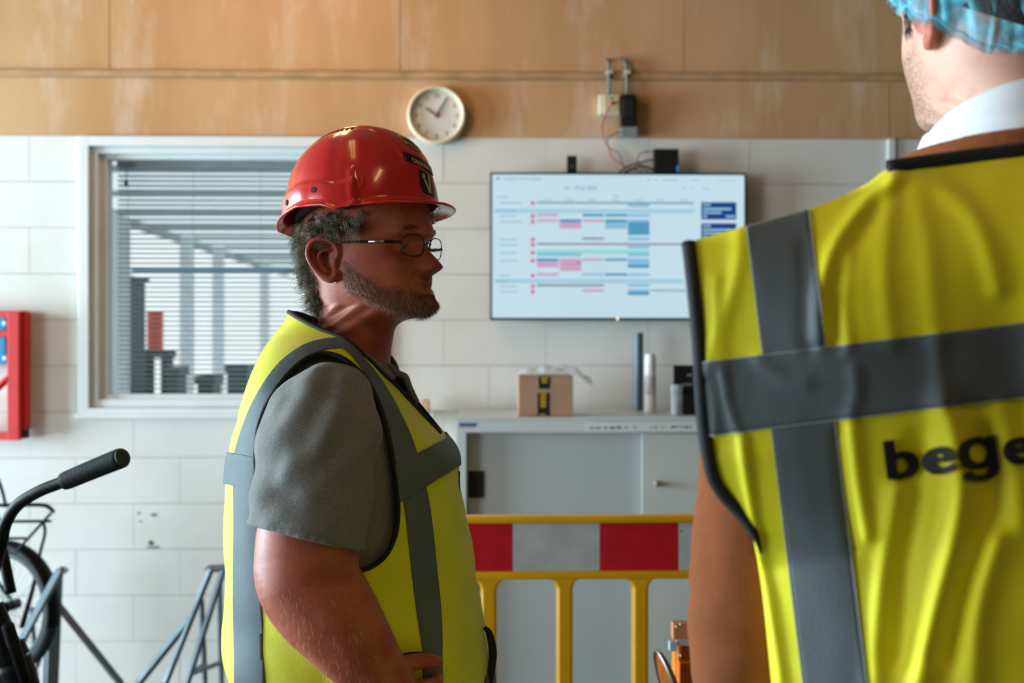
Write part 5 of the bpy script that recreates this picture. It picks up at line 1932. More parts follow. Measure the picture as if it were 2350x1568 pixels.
m_stk = M('sticker_black', (10, 14, 18), rough=.3)
m_cream = M('sticker_cream', (206, 178, 128), rough=.35)
m_redl = M('sticker_red', (196, 52, 40), rough=.35)
SL = -.18
d1 = decal('oval_sticker', .046, .024, .0, .088, m_cream, .0010, SL, 'oval', None, 'cream oval sticker near the crown')
decal('sticker_band', .030, .0055, .06, .090, m_stk, .0016, SL, 'rect', d1)
decal('sticker_figure', .012, .006, -.02, .094, m_redl, .0016, SL, 'round', d1)
for i in range(5):
    decal('sticker_mark', .0032, .0034,   .14 - i * .05, .0835 - .0010 * i, m_stk, .0016, SL, 'rect', d1)
d2 = decal('name_sticker', .070, .012, .02, .057, m_stk, .0010, SL, 'rect', None, 'black name sticker with pale lettering')
hat_text('CALDURAN', .0085, .24, .0555, m_cream, .0018, d2, SL)
hat_text('KALKZANDSTEEN', .0058, .23, .0475, m_redl, .0012, d2, SL, .0001)
d3 = decal('emblem_sticker', .036, .034, -.02, .028, m_stk, .0010, SL * .5, 'round', None, 'black rounded sticker with a cream V')
vp = [(-.012, .006), (-.006, .004), (.000, -.008), (.0035, .013), (.0095, .014), (.003, -.0145), (-.003, -.0145)]
bmv = bmesh.new()
vs = [bmv.verts.new((x, y, 0)) for x, y in vp]
bmv.faces.new(vs); bmesh.ops.triangulate(bmv, faces=bmv.faces[:])
for _ in range(2): bmesh.ops.subdivide_edges(bmv, edges=bmv.edges[:], cuts=1)
bmesh.ops.triangulate(bmv, faces=bmv.faces[:])
bmv.verts.index_update()
mk('emblem_mark', (hat_map(-.02, .028, [(v_.co.x, v_.co.y) for v_ in bmv.verts], .0017, SL * .5), [tuple(x.index for x in f.verts) for f in bmv.faces]), m_cream, d3)
bmv.free()
decal('emblem_square', .006, .006, .065, .0375, m_cream, .0017, 0, 'rect', d3)
# clear embossed oval on the side
ring = hat_map(1.02, .026, [(.0035 * cos(a), .0075 * sin(a)) for a in np.linspace(0, 2 * pi, 25)[:-1]], .0006)
mk('embossed_ring', tube(np.array(ring), .0007, 6, closed=True), m_hat, hat, True)
# clear visor clip seen under the peak
mk('visor_clip', box(*[0] * 2, 0, 0, 0, 0) if False else xform(box(-.0026, .0026, -.0015, .0015, -.022, -.004, .001), Matrix.Translation(Vector(hat_world(np.array([.097, -.034, -.004]))))), M('clear_visor', (150, 190, 210), rough=.1, trans=.6, var=.1), hat)

# ------------------------------------------------------------------ glasses
gl = thing('eyeglasses', 'thin dark metal rimmed eyeglasses worn under the red hard hat', 'glasses', tuple(headpt(.11, 0, 0)))
m_rim = M('spectacle_metal', (58, 54, 50), rough=.25, metal=.9)
m_len = M('spectacle_lens', (.98, .99, 1.0), rough=.0, trans=1.0, var=0)
m_len.node_tree.nodes['Principled BSDF'].inputs['IOR'].default_value = 1.08
GZ = -.004
for sd in (1, -1):
    pts = []
    for a in np.linspace(0, 2 * pi, 41)[:-1]:
        ca, sa = cos(a), sin(a)
        l_ = .0325 + .0245 * np.sign(ca) * abs(ca) ** .75
        z_ = GZ + .0165 * np.sign(sa) * abs(sa) ** .72 - .001 * ca
        fx = .1030 - .009 * (l_ / .057) ** 2
        pts.append(headpt(fx + .004 * sa * .5, sd * l_, z_))
    pts = np.array(pts)
    mk('rim', tube(pts, .00075, 8, closed=True), m_rim, gl, True)
    n0 = len(pts)
    cen = pts.mean(0)
    V = [cen] + list(pts) ; V2 = [p - FH * .0014 for p in V]
    Fc = [(0, 1 + k, 1 + (k + 1) % n0) for k in range(n0)]
    Fc2 = [(n0 + 1, n0 + 2 + (k + 1) % n0, n0 + 2 + k) for k in range(n0)]
    Fr = [(1 + k, n0 + 2 + k, n0 + 2 + (k + 1) % n0, 1 + (k + 1) % n0) for k in range(n0)]
    mk('lens', (V + V2, Fc + Fc2 + Fr), m_len, gl)
    hg = headpt(.094, sd * .0585, GZ + .004)
    mk('hinge', rod(headpt(.0945, sd * .0560, GZ + .004), headpt(.088, sd * .0665, GZ + .004), .0020, 8), m_rim, gl)
    path = catmull([headpt(.089, sd * .0665, GZ + .004), headpt(.070, sd * .0755, GZ + .0045), headpt(.035, sd * .0815, GZ + .005), headpt(.004, sd * .0835, GZ + .005), headpt(-.012, sd * .0830, GZ + .000), headpt(-.028, sd * .079, GZ - .018)], 6)
    mk('temple', tube(path, [.0023, .0020, .0017, .0015, .0018, .0016], 8), m_rim, gl, True)
    path = [headpt(.078, sd * .0745, GZ + .0046), headpt(.056, sd * .0800, GZ + .0048)]
    mk('temple_inlay', tube(path, .0026, 8), m_steel, gl, True)
    mk('nose_pad', rounded([headpt(.0995, sd * .0085, GZ - .006), headpt(.0985, sd * .0100, GZ - .013)], .0014, 8), M('clear_pad', (150, 130, 110), rough=.2, alpha=.6), gl, True)
mk('bridge', tube(catmull([headpt(.1030, .0085, GZ + .004), headpt(.1070, .004, GZ + .006), headpt(.1070, -.004, GZ + .006), headpt(.1030, -.0085, GZ + .004)], 5), .0010, 8), m_rim, gl, True)
# ================================================================== the man in the hair net, seen from behind
O2 = np.array([2330.0, 830.0]); S2 = F / .80
C7, S7 = .99255, .12187
Y2 = .80


def uv_px(u, v):
    """(u right, v up) in metres on the back plane -> photo columns and rows"""
    return O2[0] + S2 * (u * C7 - v * S7), O2[1] - S2 * (u * S7 + v * C7)


def px_uv(px, py):
    dx, dy = px - O2[0], O2[1] - py
    return (dx * C7 + dy * S7) / S2, (-dx * S7 + dy * C7) / S2


def at2(u, v, Y):
    px, py = uv_px(u, v)
    return P(px, py, Y)


HEM2 = -.62
EDGE = [(HEM2, .236), (-.40, .230), (-.2325, .226), (-.16, .2245), (-.117, .2262), (-.10, .234), (-.06, .2565), (-.02, .2582), (.0066, .2568), (.06, .2535), (.126, .2525), (.17, .2525)]
TOPL = [(0, .1672), (.082, .1662), (.10, .157), (.147, .1425), (.198, .1352), (.2525, .1262), (.27, .12)]


def edge2(v): return float(interp(EDGE, v)[0])
def top2(u): return float(interp(TOPL, abs(u))[0])


RIDGE = [  # photo polylines, half width, height towards the camera
    ([(2052, 408), (1985, 470), (1915, 560), (1880, 680), (1876, 770)], 20, .0075),
    ([(2060, 402), (2150, 425), (2220, 480), (2262, 560), (2290, 660)], 26, .0055),
    ([(2050, 420), (2035, 520), (2030, 640), (2045, 780)], 24, .0035),
    ([(2100, 440), (2130, 560), (2140, 700), (2150, 770)], 28, .003),
    ([(1950, 590), (1935, 700), (1945, 790)], 16, .0045),
    ([(1700, 530), (1690, 620), (1660, 740), (1650, 840)], 22, .004),
    ([(1640, 640), (1635, 760), (1620, 850)], 16, .004),
    ([(1700, 1010), (1712, 1100), (1735, 1240), (1765, 1400), (1790, 1568)], 16, .007),
    ([(1955, 985), (1968, 1100), (1990, 1230)], 18, .006),
    ([(2165, 930), (2190, 1010), (2205, 1120), (2185, 1260), (2150, 1400), (2110, 1568)], 34, .012),
    ([(2300, 940), (2330, 1060), (2345, 1200)], 30, .006),
    ([(2060, 1130), (2030, 1300), (2015, 1450), (2010, 1568)], 26, .006),
    ([(2280, 1250), (2240, 1400), (2230, 1568)], 34, .009),
    ([(1740, 830), (1800, 870), (1850, 880)], 16, .0025),
    ([(1660, 860), (1668, 920), (1690, 985)], 12, .004),
    ([(1630, 880), (1640, 940), (1640, 1000)], 9, .003),
    ([(1960, 850), (1965, 900), (1950, 960)], 16, .003),
    ([(2150, 790), (2155, 850), (2160, 910)], 20, .003),
]
VALLEY = [
    ([(2010, 470), (1960, 570), (1925, 690), (1915, 790)], 22, .004),
    ([(2250, 1000), (2270, 1150), (2220, 1320), (2170, 1500)], 30, .010),
    ([(2110, 1010), (2095, 1150), (2070, 1330), (2060, 1500)], 32, .006),
    ([(1920, 1000), (1935, 1130), (1960, 1260)], 14, .004),
    ([(1845, 560), (1850, 700), (1855, 800)], 16, .003),
]


def back_y(u, v):
    u = np.asarray(u, float); v = np.asarray(v, float)
    W = np.interp(v, [HEM2, -.14, -.05, .2], [.252, .250, .33, .36])
    b = np.interp(v, [HEM2, -.14, -.05, .2], [.135, .135, .125, .12])
    y = Y2 + b * (1 - np.sqrt(np.clip(1 - (np.abs(u) / W) ** 2.3, 0, 1)))
    y = y + .050 * np.clip((v - .070) / .095, 0, 1.4) ** 2.0
    y = y - .012 * np.exp(-((np.abs(u) - .13) / .06) ** 2 - ((v - .04) / .07) ** 2)      # shoulder blades
    y = y + .010 * np.exp(-(u / .03) ** 2) * np.exp(-((v + .02) / .12) ** 2)
    return y


def fold2(u, v):
    px, py = uv_px(np.asarray(u), np.asarray(v))
    pts = np.stack([px, py], 1)
    d = np.zeros(len(pts))
    for L, w_, h in RIDGE:
        line = catmull([(*p, 0) for p in L], 5)[:, :2]
        d += h * np.exp(-(polyline_d(pts, line) / w_) ** 2)
    for L, w_, h in VALLEY:
        line = catmull([(*p, 0) for p in L], 5)[:, :2]
        d -= h * np.exp(-(polyline_d(pts, line) / w_) ** 2)
    d += np.array([.0022 * n3(a * 16, b * 6, 3.1) + .0010 * n3(a * 38, b * 22, 7.7) for a, b in zip(u, v)])
    return d


def back_pts(u, v, off=0.0):
    u = np.asarray(u, float); v = np.asarray(v, float)
    y = back_y(u, v) - fold2(u, v) - off
    # the part beyond the right of the photo mirrors the left one
    return np.array([at2(a, b, c) for a, b, c in zip(u, v, y)])


man2 = person_root('person in blue hair net, brown sweater and lettered yellow vest, seen from behind', (P(2330, 784, Y2 + .13)[0] + .04, Y2 + .13, 0))
m_vest2 = M('fluorescent_vest_cloth', (238, 228, 8), rough=.60, var=.07, scale=9, bump=.3, bscale=900, sheen=.1)

# vest back: rows of constant height inside the edge, cropped at the shoulder line
NR, NC = 190, 150
Vb, uvb = [], []
for i in range(NR):
    t_ = i / (NR - 1)
    for k in range(NC):
        s_ = -1 + 2 * k / (NC - 1)
        v0 = HEM2 + t_ * (.1672 - HEM2)
        E = edge2(min(v0, .126))
        u = s_ * E
        tp = top2(u)
        v = HEM2 + (v0 - HEM2) * ((tp - HEM2) / (.1672 - HEM2)) ** (max(0, (v0 - HEM2) / (.1672 - HEM2)) ** 6)
        if t_ > .999: v = tp
        E = edge2(min(v, .126)); u = s_ * E
        uvb.append((u, v))
uvb = np.array(uvb)
Vb = back_pts(uvb[:, 0], uvb[:, 1])
Tb = tri(gridF(NR, NC))
# front panel (away from the camera) sharing the seam
uvf = uvb.copy()
yb_edge = back_y(uvf[:, 0], uvf[:, 1])
Wf = np.interp(uvf[:, 1], [HEM2, -.14, -.05, .2], [.252, .250, .33, .36])
yf = Y2 + .29 - .13 * (1 - np.sqrt(np.clip(1 - (np.abs(uvf[:, 0]) / Wf) ** 2.3, 0, 1)))
seam_t = np.clip((uvf[:, 1] - (np.array([top2(a) for a in uvf[:, 0]]) - .16)) / .16, 0, 1)
ysm = back_y(uvf[:, 0], np.array([top2(a) for a in uvf[:, 0]]))
yf = yf + (ysm - yf) * (1 - np.sqrt(np.clip(1 - seam_t ** 2, 0, 1)))
side_w = np.clip((-.10 - uvf[:, 1]) / .04, 0, 1) * (np.abs(uvf[:, 0]) / np.array([edge2(min(a, .126)) for a in uvf[:, 1]])) ** 10
yf = yf * (1 - side_w) + side_w * yb_edge
def pt_depth(u, v, y):
    """same body point, not the same sight line: keep the metric width at depth y"""
    base = at2(u, v, float(back_y([u], [v])[0]))
    return np.array([base[0] + .36 * (y - base[1]), y, base[2]])
Vf = np.array([pt_depth(a, b, c) for (a, b), c in zip(uvf, yf)])
Tf = Tb[:, ::-1]
# neck opening on the front panel
sf = np.where(np.abs(uvf[:, 0]) < .085, (.1672 - .012 - uvf[:, 1]) - .14 * np.clip(1 - (np.abs(uvf[:, 0]) / .085), 0, 1), .05)
Vf2, Tf2 = clip(Vf, Tf, sf)
Va = np.vstack([Vb, Vf2]); Ta = np.vstack([Tb, Tf2 + len(Vb)])
vest2 = mk('safety_vest', (Va, Ta), m_vest2, man2, True)
sm = vest2.modifiers.new('thickness', 'SOLIDIFY'); sm.thickness = .0016; sm.offset = -1
bm = bmesh.new(); bm.from_mesh(vest2.data)
bmesh.ops.remove_doubles(bm, verts=bm.verts[:], dist=.0004)
bm.to_mesh(vest2.data); bm.free()

# bindings on the back panel edges and collar
def back_line(pts, off=.002):
    a = np.array(pts)
    return back_pts(a[:, 0], a[:, 1], off)
m_bind2 = m_bind
for sd in (-1, 1):
    vv = np.linspace(-.128, .1262, 50)
    ln = [(sd * (edge2(x) - .0035), x) for x in vv]
    mk('binding', tube(smooth_line(back_line(ln, .0), 3), [.0008, .0050] + [.0062] * 10, 10), m_bind2, vest2, True)
ln = [(x, top2(x) + .0005) for x in np.linspace(-.0835, .0835, 40)]
mk('binding', tube(smooth_line(back_line(ln, .001), 2), .0072, 10), m_bind2, vest2, True)

# reflective strips on the back
def strip2(u_of, v_of, n, name='reflective_strip', off=.0018, nw=14):
    uv = []
    for i in range(n):
        t_ = i / (n - 1)
        for k in range(nw):
            uv.append((u_of(t_, k / (nw - 1)), v_of(t_, k / (nw - 1))))
    uv = np.array(uv)
    V = back_pts(uv[:, 0], uv[:, 1], off)
    o = mk(name, (V, gridF(n, nw)), m_reflect2, vest2, True)
    s_ = o.modifiers.new('thickness', 'SOLIDIFY'); s_.thickness = .0010; s_.offset = 0
    return o


m_reflect2 = M('reflective_tape_wide', (92, 100, 103), rough=.6, var=.10, scale=12, bump=.3, bscale=500, spec=.2)
for sd in (-1, 1):
    strip2(lambda t_, k: sd * (.1755 - .0255 + .051 * k), lambda t_, k: HEM2 + .005 + t_ * (top2(.1755 - .0255 + .051 * k) - .0005 - HEM2 - .005), 150)
strip2(lambda t_, k: -.2545 + .0 + t_ * .509, lambda t_, k: -.0292 + .059 * k, 150, off=.0030)
strip2(lambda t_, k: -.232 + t_ * .464, lambda t_, k: -.43 + .055 * k, 120, off=.0030)
# thin stitched hems beside the strips
m_stitch = M('stitch_thread', (170, 176, 176), rough=.7)
for vv_ in (-.0292, .0298):
    ln = [(x, vv_) for x in np.linspace(-.252, .252, 120)]
    mk('stitching', tube(back_line(ln, .0036), .0005, 5), m_stitch, vest2)
for sd in (-1, 1):
    for uu in (.1500, .2010):
        ln = [(sd * uu, x) for x in np.linspace(HEM2 + .01, top2(uu) - .001, 120)]
        mk('stitching', tube(back_line(ln, .0024), .0005, 5), m_stitch, vest2)

# lettering across the back (only its first letters are inside the photo)
Vt, Ft = text_mesh('be\u0261e', .0440, .0008, .004, space=1.06)
m_letter = M('letter_black', (10, 12, 14), rough=.6)
x0 = Vt[:, 0].min()
Ft = list(Ft) + [tuple(i + len(Vt) for i in f) for f in Ft]
Vt = np.vstack([Vt, Vt + np.array([.0014, .0003, 0])])
offs_ = np.where(np.arange(len(Vt)) < len(Vt) // 2, .0030, .0033)
vt = np.array(back_pts(-.1135 + (Vt[:, 0] - x0) * 1.30, -.0818 + Vt[:, 1], offs_))
o = mk('lettering', (vt, Ft), m_letter, vest2)
s_ = o.modifiers.new('thickness', 'SOLIDIFY'); s_.thickness = .0008; s_.offset = 0

# ---- trunk, sweater, arms
def body2(u, v, y):
    base = at2(u, v, Y2 + .13)
    return np.array([base[0] + .34 * (y - Y2 - .13), y, base[2]])
def trunk2(off, v0, v1, nz, na):
    V = []
    for v in np.linspace(v0, v1, nz):
        W = np.interp(v, [HEM2, -.3, -.1, .02, .08, .115, .135, .15, .17, .19], [.200, .192, .200, .205, .190, .160, .125, .095, .070, .060]) + off
        D = np.interp(v, [HEM2, -.1, .05, .12, .15, .19], [.118, .118, .105, .085, .070, .060]) + off
        yc = Y2 + .150 + np.interp(v, [-.6, .05, .12, .19], [0, 0, .012, .02])
        for k in range(na):
            a = 2 * pi * k / na
            c, s = cos(a), sin(a)
            p = body2(W * np.sign(c) * abs(c) ** .85, v, yc + D * np.sign(s) * abs(s) ** .85)
            V.append(p)
    Fc = [tuple(reversed(f)) for f in gridF(nz, na, True)] + [tuple(range(na)), tuple((nz - 1) * na + na - 1 - k for k in range(na))]
    return V, Fc


AH2 = radians(13)
FH2 = np.array([-sin(AH2), cos(AH2), 0]); RH2 = np.array([cos(AH2), sin(AH2), 0])
tlt = radians(4)
UH2 = np.array([-.06, 0, 1.0]); UH2 /= np.linalg.norm(UH2)
CH2 = np.array([.492, .962, 1.826])
hv2, hf2 = head_local(beard=0.0, wide=1.0, nose=.9)
hv2[:, 2] = np.where(hv2[:, 2] < 0, hv2[:, 2] * .92, hv2[:, 2])
hv2[:, 0] -= .016 * np.clip((-.10 - hv2[:, 2]) / .13, 0, 1)
h2 = place(hv2, CH2, FH2, RH2, UH2)
hp2 = [(h2, [tuple(reversed(f)) for f in hf2])]
for sd in (1, -1):
    ev, ef = ear_local(1)
    ev = np.array(ev) * np.array([.95, 1.0, .95])
    ev[:, 1] += .0710; ev[:, 0] += -.004; ev[:, 2] += -.014
    ev[:, 1] *= sd
    hp2.append((place(ev, CH2, FH2, RH2, UH2), ef))
armL = catmull([P(1762, 640, .945), P(1770, 760, .945), P(1752, 1000, .945), P(1721, 1250, .95), P(1704, 1500, .955)], 6)
foreL = catmull([armL[-1], P(1735, 1700, .99), P(1760, 2000, 1.06)], 6)
mir = lambda pth: [np.array([2 * (P(2330, 784, .93)[0]) - p[0] - (p[2] - 1.48) * .245, p[1], p[2]]) for p in pth]
arm_parts = [rounded(armL, [.048, .050, .047, .043, .040], 22), rounded(foreL, [.040, .038, .028], 20), hand(foreL[-1], foreL[-1] - foreL[-3], np.array([1.0, .1, 0]), -1, scale=.98)]
aR, fR = mir(armL), mir(foreL)
arm_parts += [rounded(aR, [.048, .050, .047, .043, .040], 22), rounded(fR, [.040, .038, .028], 20), hand(fR[-1], fR[-1] - fR[-3], np.array([-1.0, .1, 0]), 1, scale=.98)]
me2 = remesh(join(*hp2, *arm_parts, trunk2(-.022, .17, HEM2 - .05, 40, 60)), .0030, 2)
m2V = verts_of(me2)
q2 = np.stack([(m2V - CH2) @ FH2, (m2V - CH2) @ RH2, (m2V - CH2) @ UH2], 1)
inh = np.linalg.norm(q2, axis=1) < .26
ear2 = inh * (np.abs(q2[:, 1]) > .0725) * (q2[:, 2] > -.06) * (q2[:, 2] < .04)
stub = np.where(inh, np.exp(-np.maximum(0, q2[:, 2] + .040 - .3 * np.clip(.05 - q2[:, 0], 0, .05)) ** 2 / .014 ** 2) / (1 + np.exp(-(q2[:, 0] - .028) / .008)) / (1 + np.exp(-(q2[:, 2] + .13) / .006)), 0) * .95
tone_attr(me2, np.clip(.65 * ear2 + .35 * inh / (1 + np.exp((q2[:, 0] + .05) / .012)), 0, 1), stub)
m_skin2 = skin_mat('fair_skin', (222, 178, 158), (206, 152, 130), (176, 74, 52))
link('body', finish(me2, m_skin2, 'body'), man2)
def hp(f, l, z): return CH2 + FH2 * f + RH2 * l + UH2 * z
for sd in (1, -1):
    ec = hp(.0722, sd * .031, -.003)
    mk('eye', xform(lathe([(.0115 * sin(t), -.0115 * cos(t)) for t in np.linspace(.15, pi - .15, 14)], (0, 0, 0), 'z', 20), Matrix.Translation(Vector(ec))), m_eye, man2, True)

m_sweat = M('brown_sweater', (132, 68, 24), rough=.95, var=.10, scale=140, bump=.5, bscale=700, sheen=.04)
def sleeve(path):
    V, Fc = tube(path, [.054, .060, .0605, .058, .056, .055, .053, .044, .040], 48)
    V = np.array(V); n = len(path)
    for i in range(n):
        for k in range(48):
            p = V[i * 48 + k]
            d = .003 * n3(p[0] * 18, p[1] * 18, p[2] * 9) + .0016 * n3(p[0] * 45, p[1] * 45, p[2] * 30) + .0022 * sin(p[2] * 120 + 3 * n3(p[0] * 9, p[1] * 9, p[2] * 9)) * (1 if abs(p[2] - 1.17) < .10 else .25)
            V[i * 48 + k] = path[i] + (p - path[i]) * (1 + d / .058)
    return [tuple(v) for v in V], Fc
pL = np.vstack([armL, foreL[1:-3]]); pR = np.array(mir(pL))
# collar ring of the sweater
NX, NY = .500, .962
def ring_at(z, rise, ru, ry, n=60):
    return np.array([(NX + ru * cos(2 * pi * k / n), NY + ry * sin(2 * pi * k / n), z - rise * sin(2 * pi * k / n) + .006 * cos(2 * pi * k / n)) for k in range(n)])
r0 = ring_at(1.677, .004, .092, .089)
r1_ = ring_at(1.660, .004, .108, .089)
me = remesh(join(sleeve(pL), sleeve(pR), trunk2(-.006, .155, HEM2 - .02, 70, 90), tube(r0, .0125, 12, closed=True), tube(r1_, .015, 12, closed=True)), .0045, 3)
sw = link('sweater', finish(me, m_sweat, 'sweater'), man2)
# white shirt collar standing above it
m_wshirt = M('white_shirt', (222, 228, 232), rough=.8, var=.05, scale=30, bump=.25, bscale=600)
V = []
nn_, mm_ = 80, 10
for j in range(mm_):
    t_ = j / (mm_ - 1)
    for k in range(nn_):
        a = 2 * pi * k / nn_
        back = max(0, -sin(a))
        rr_ = .0 + .0035 * exp(-((t_ - .38) / .10) ** 2)
        z = 1.677 + .050 * t_ * (.62 + .38 * back) + .012 * back + .004 * cos(a)
        V.append(np.array([NX + (.084 - .013 * t_ - rr_) * cos(a), NY + (.088 - .014 * t_ - rr_) * sin(a), z]))
Fc = [tuple(reversed(f)) for f in gridF(mm_, nn_, True)]
co = mk('shirt_collar', (V, Fc), m_wshirt, man2, True)
s_ = co.modifiers.new('thickness', 'SOLIDIFY'); s_.thickness = .0035; s_.offset = 0
# trousers, boots
hx2, hy2 = P(2330, 784, Y2 + .15)[0] + .075, Y2 + .15
l1, bt1 = leg_and_boot((hx2 - .10, hy2, .93), (hx2 - .13, hy2 + .02, 0), (-.1, 1, 0), (.10, .088, .074, .066, .06))
l2, bt2 = leg_and_boot((hx2 + .10, hy2, .93), (hx2 + .13, hy2 - .02, 0), (.1, 1, 0), (.10, .088, .074, .066, .06))
pel = lathe([(.16, -.10), (.19, -.02), (.192, .05), (.18, .10)], (hx2, hy2, .87), 'z', 40)
mk('trousers', join(l1, l2, ([(v[0], hy2 + (v[1] - hy2) * .65, v[2]) for v in pel[0]], pel[1])), M('navy_trousers', (28, 34, 50), rough=.85, var=.2), man2, True)
mk('boot', bt1, m_boot, man2, True); mk('boot', bt2, m_boot, man2, True)

# dark hair: sideburn, short nape hair and cap of hair under the net
def hsurf(phi, z, off=0.0):
    f, b, w_, p = interp(HEAD, z)
    cen = -.006
    c, s = cos(phi), sin(phi)
    x = cen + (f - cen) * abs(c) ** (2 / p) if c >= 0 else cen - (cen - b) * abs(c)
    return np.array([x + off * c, w_ * np.sign(s) * abs(s) ** .96 + off * s, z])
rg2 = np.random.default_rng(5)
ls = []
for i in range(1500):
    sd = -1 if rg2.random() < .8 else 1
    u_ = rg2.random()
    if u_ < .35:
        phi = rg2.normal(1.22, .07) * sd; z = rg2.uniform(-.018, .06)
    else:
        phi = rg2.uniform(2.3, pi) * (1 if rg2.random() < .4 else -1); z = rg2.uniform(-.052, .02)
    p0 = hsurf(phi, z, .0); out = np.array([cos(phi), sin(phi), 0])
    L_ = rg2.uniform(.006, .014)
    ls.append([hp(*(p0 + out * .0004)), hp(*(p0 + out * .0018 + np.array([-.001, 0, -L_ * .5]))), hp(*(p0 + out * .0022 + np.array([-.003, 0, -L_])))])
o = mk('hair', strands(ls, .00025), M('dark_hair', (34, 28, 26), rough=.5), man2, True); o['kind'] = 'stuff'
capV, nz_, na_ = [], 26, 90
for j in range(nz_):
    z = .1195 - (.1195 - .004) * j / (nz_ - 1)
    for k in range(na_):
        phi = -pi + 2 * pi * k / na_
        zz = z - (.060 * max(0, -cos(phi)) * (j / (nz_ - 1)) - .055 * max(0, cos(phi)) * (j / (nz_ - 1)))
        capV.append(hp(*hsurf(phi, min(.1175, zz), .011 + .001 * n3(phi * 6, z * 60, 2))))
mk('hair_cap', (capV, [tuple(f) for f in gridF(nz_, na_, True)] + [tuple(range(na_))]), M('dark_hair_mass', (16, 15, 16), rough=.7, bump=.6, bscale=300), man2, True)

# ------------------------------------------------------------------ hair net
net = thing('hair_net', 'crinkled translucent blue hair net on the head of the right man', 'hair net', tuple(hp(-.01, 0, .13)))
m_net = bpy.data.materials.new('blue_nonwoven')
m_net.use_nodes = True
N, L = m_net.node_tree.nodes, m_net.node_tree.links
b = N['Principled BSDF']
tc = N.new('ShaderNodeTexCoord'); nz = N.new('ShaderNodeTexNoise'); nz.inputs['Scale'].default_value = 45; nz.inputs['Detail'].default_value = 6
L.new(tc.outputs['Object'], nz.inputs['Vector'])
rp = N.new('ShaderNodeValToRGB')
rp.color_ramp.elements[0].position = .35; rp.color_ramp.elements[1].position = .65
rp.color_ramp.elements[0].color = (*lin((60, 176, 204)), 1); rp.color_ramp.elements[1].color = (*lin((120, 204, 220)), 1)
L.new(nz.outputs['Fac'], rp.inputs[0]); L.new(rp.outputs[0], b.inputs['Base Color'])
b.inputs['Roughness'].default_value = .7
mr = N.new('ShaderNodeMapRange'); mr.inputs['From Min'].default_value = .3; mr.inputs['From Max'].default_value = .7; mr.inputs['To Min'].default_value = .30; mr.inputs['To Max'].default_value = .88
L.new(nz.outputs['Fac'], mr.inputs['Value'])
at_ = N.new('ShaderNodeAttribute'); at_.attribute_name = 'gather'
m2_ = N.new('ShaderNodeMapRange'); m2_.inputs['To Min'].default_value = .14; m2_.inputs['To Max'].default_value = 1.0
L.new(at_.outputs['Fac'], m2_.inputs['Value'])
m3_ = N.new('ShaderNodeMath'); m3_.operation = 'MULTIPLY'
L.new(mr.outputs[0], m3_.inputs[0]); L.new(m2_.outputs[0], m3_.inputs[1]); L.new(m3_.outputs[0], b.inputs['Alpha'])
# rim height round the head (front positive): low on the nape, over the ear top, across the forehead
def net_rim(phi):
    a = abs(phi)
    return np.interp(a, [0, .8, 1.3, 1.62, 1.9, 2.25, 2.6, pi], [.034, .033, .012, -.016, -.040, -.062, -.064, -.056])
rows_, nn, gath = [], 260, []
phs = np.linspace(-pi, pi, nn, endpoint=False)
for j in range(80):
    t_ = 1 - (1 - j / 79) ** 1.5
    r_ = []
    for ph in phs:
        zr = net_rim(ph) + .0012 * sin(ph * 31) * (t_ > .9) + .006 * n3(ph * 5, 1.7, 0) + .003 * n3(ph * 17, 4.7, 0)
        z = zr + (.150 - zr) * cos(t_ * pi / 2) ** .8
        zc_ = min(max(z, -.06), .108)
        base = hsurf(ph, zc_, 0)
        dome = sqrt(max(0, 1 - max(0, (z - .06) / .092) ** 2)) if z > .06 else 1
        bx = hsurf(ph, .055, 0) if z > .055 else base
        puff = .019 * sin(min(1, (1 - t_) * 3.0) * pi / 2) + .004 + .021 * exp(-((abs(ph) - 1.62) / .26) ** 2) * (1 if z < .05 else exp(-((z - .05) / .03) ** 2))
        gath.append(float(np.clip((t_ - (.93 if abs(ph) > 2.15 else .93 - .16 * min(1, (2.15 - abs(ph)) / .5))) / .05, 0, 1)))
        p = np.array([bx[0] * dome, bx[1] * dome, z]) if z > .055 else np.array([base[0], base[1], z])
        out = np.array([cos(ph), sin(ph), 0])
        w_ = (.0065 * n3(ph * 11, z * 9, 3) + .0024 * sin(ph * 30 + 7 * n3(ph * 4, z * 14, 1)) * (.3 + t_) + .0020 * n3(ph * 40, z * 40, 8)) * min(1, (1 - t_) * 5 + .35)
        r_.append(hp(*(p + out * (puff * dome + w_))))
    rows_.append(r_)
for e_ in (.0022, .0050):
    rows_.append([np.array(rows_[79][k]) + (FH2 * cos(phs[k]) + RH2 * sin(phs[k])) * (.002 * n3(phs[k] * 30, e_ * 900, 2) + e_) - UH2 * e_ * 1.2 for k in range(nn)])
V = [p for r_ in rows_ for p in r_]
o = mk('bonnet', (V, gridF(len(rows_), nn, True) + [tuple(range(nn))]), m_net, net, True)
ga_ = o.data.attributes.new('gather', 'FLOAT', 'POINT')
ga_.data.foreach_set('value', np.array(gath + [1.0] * (len(V) - len(gath)), np.float32))
rimp = np.array(rows_[78])
mk('elastic', tube(rimp, .0009, 6, closed=True), M('blue_elastic', (96, 186, 208), rough=.7), net, True)

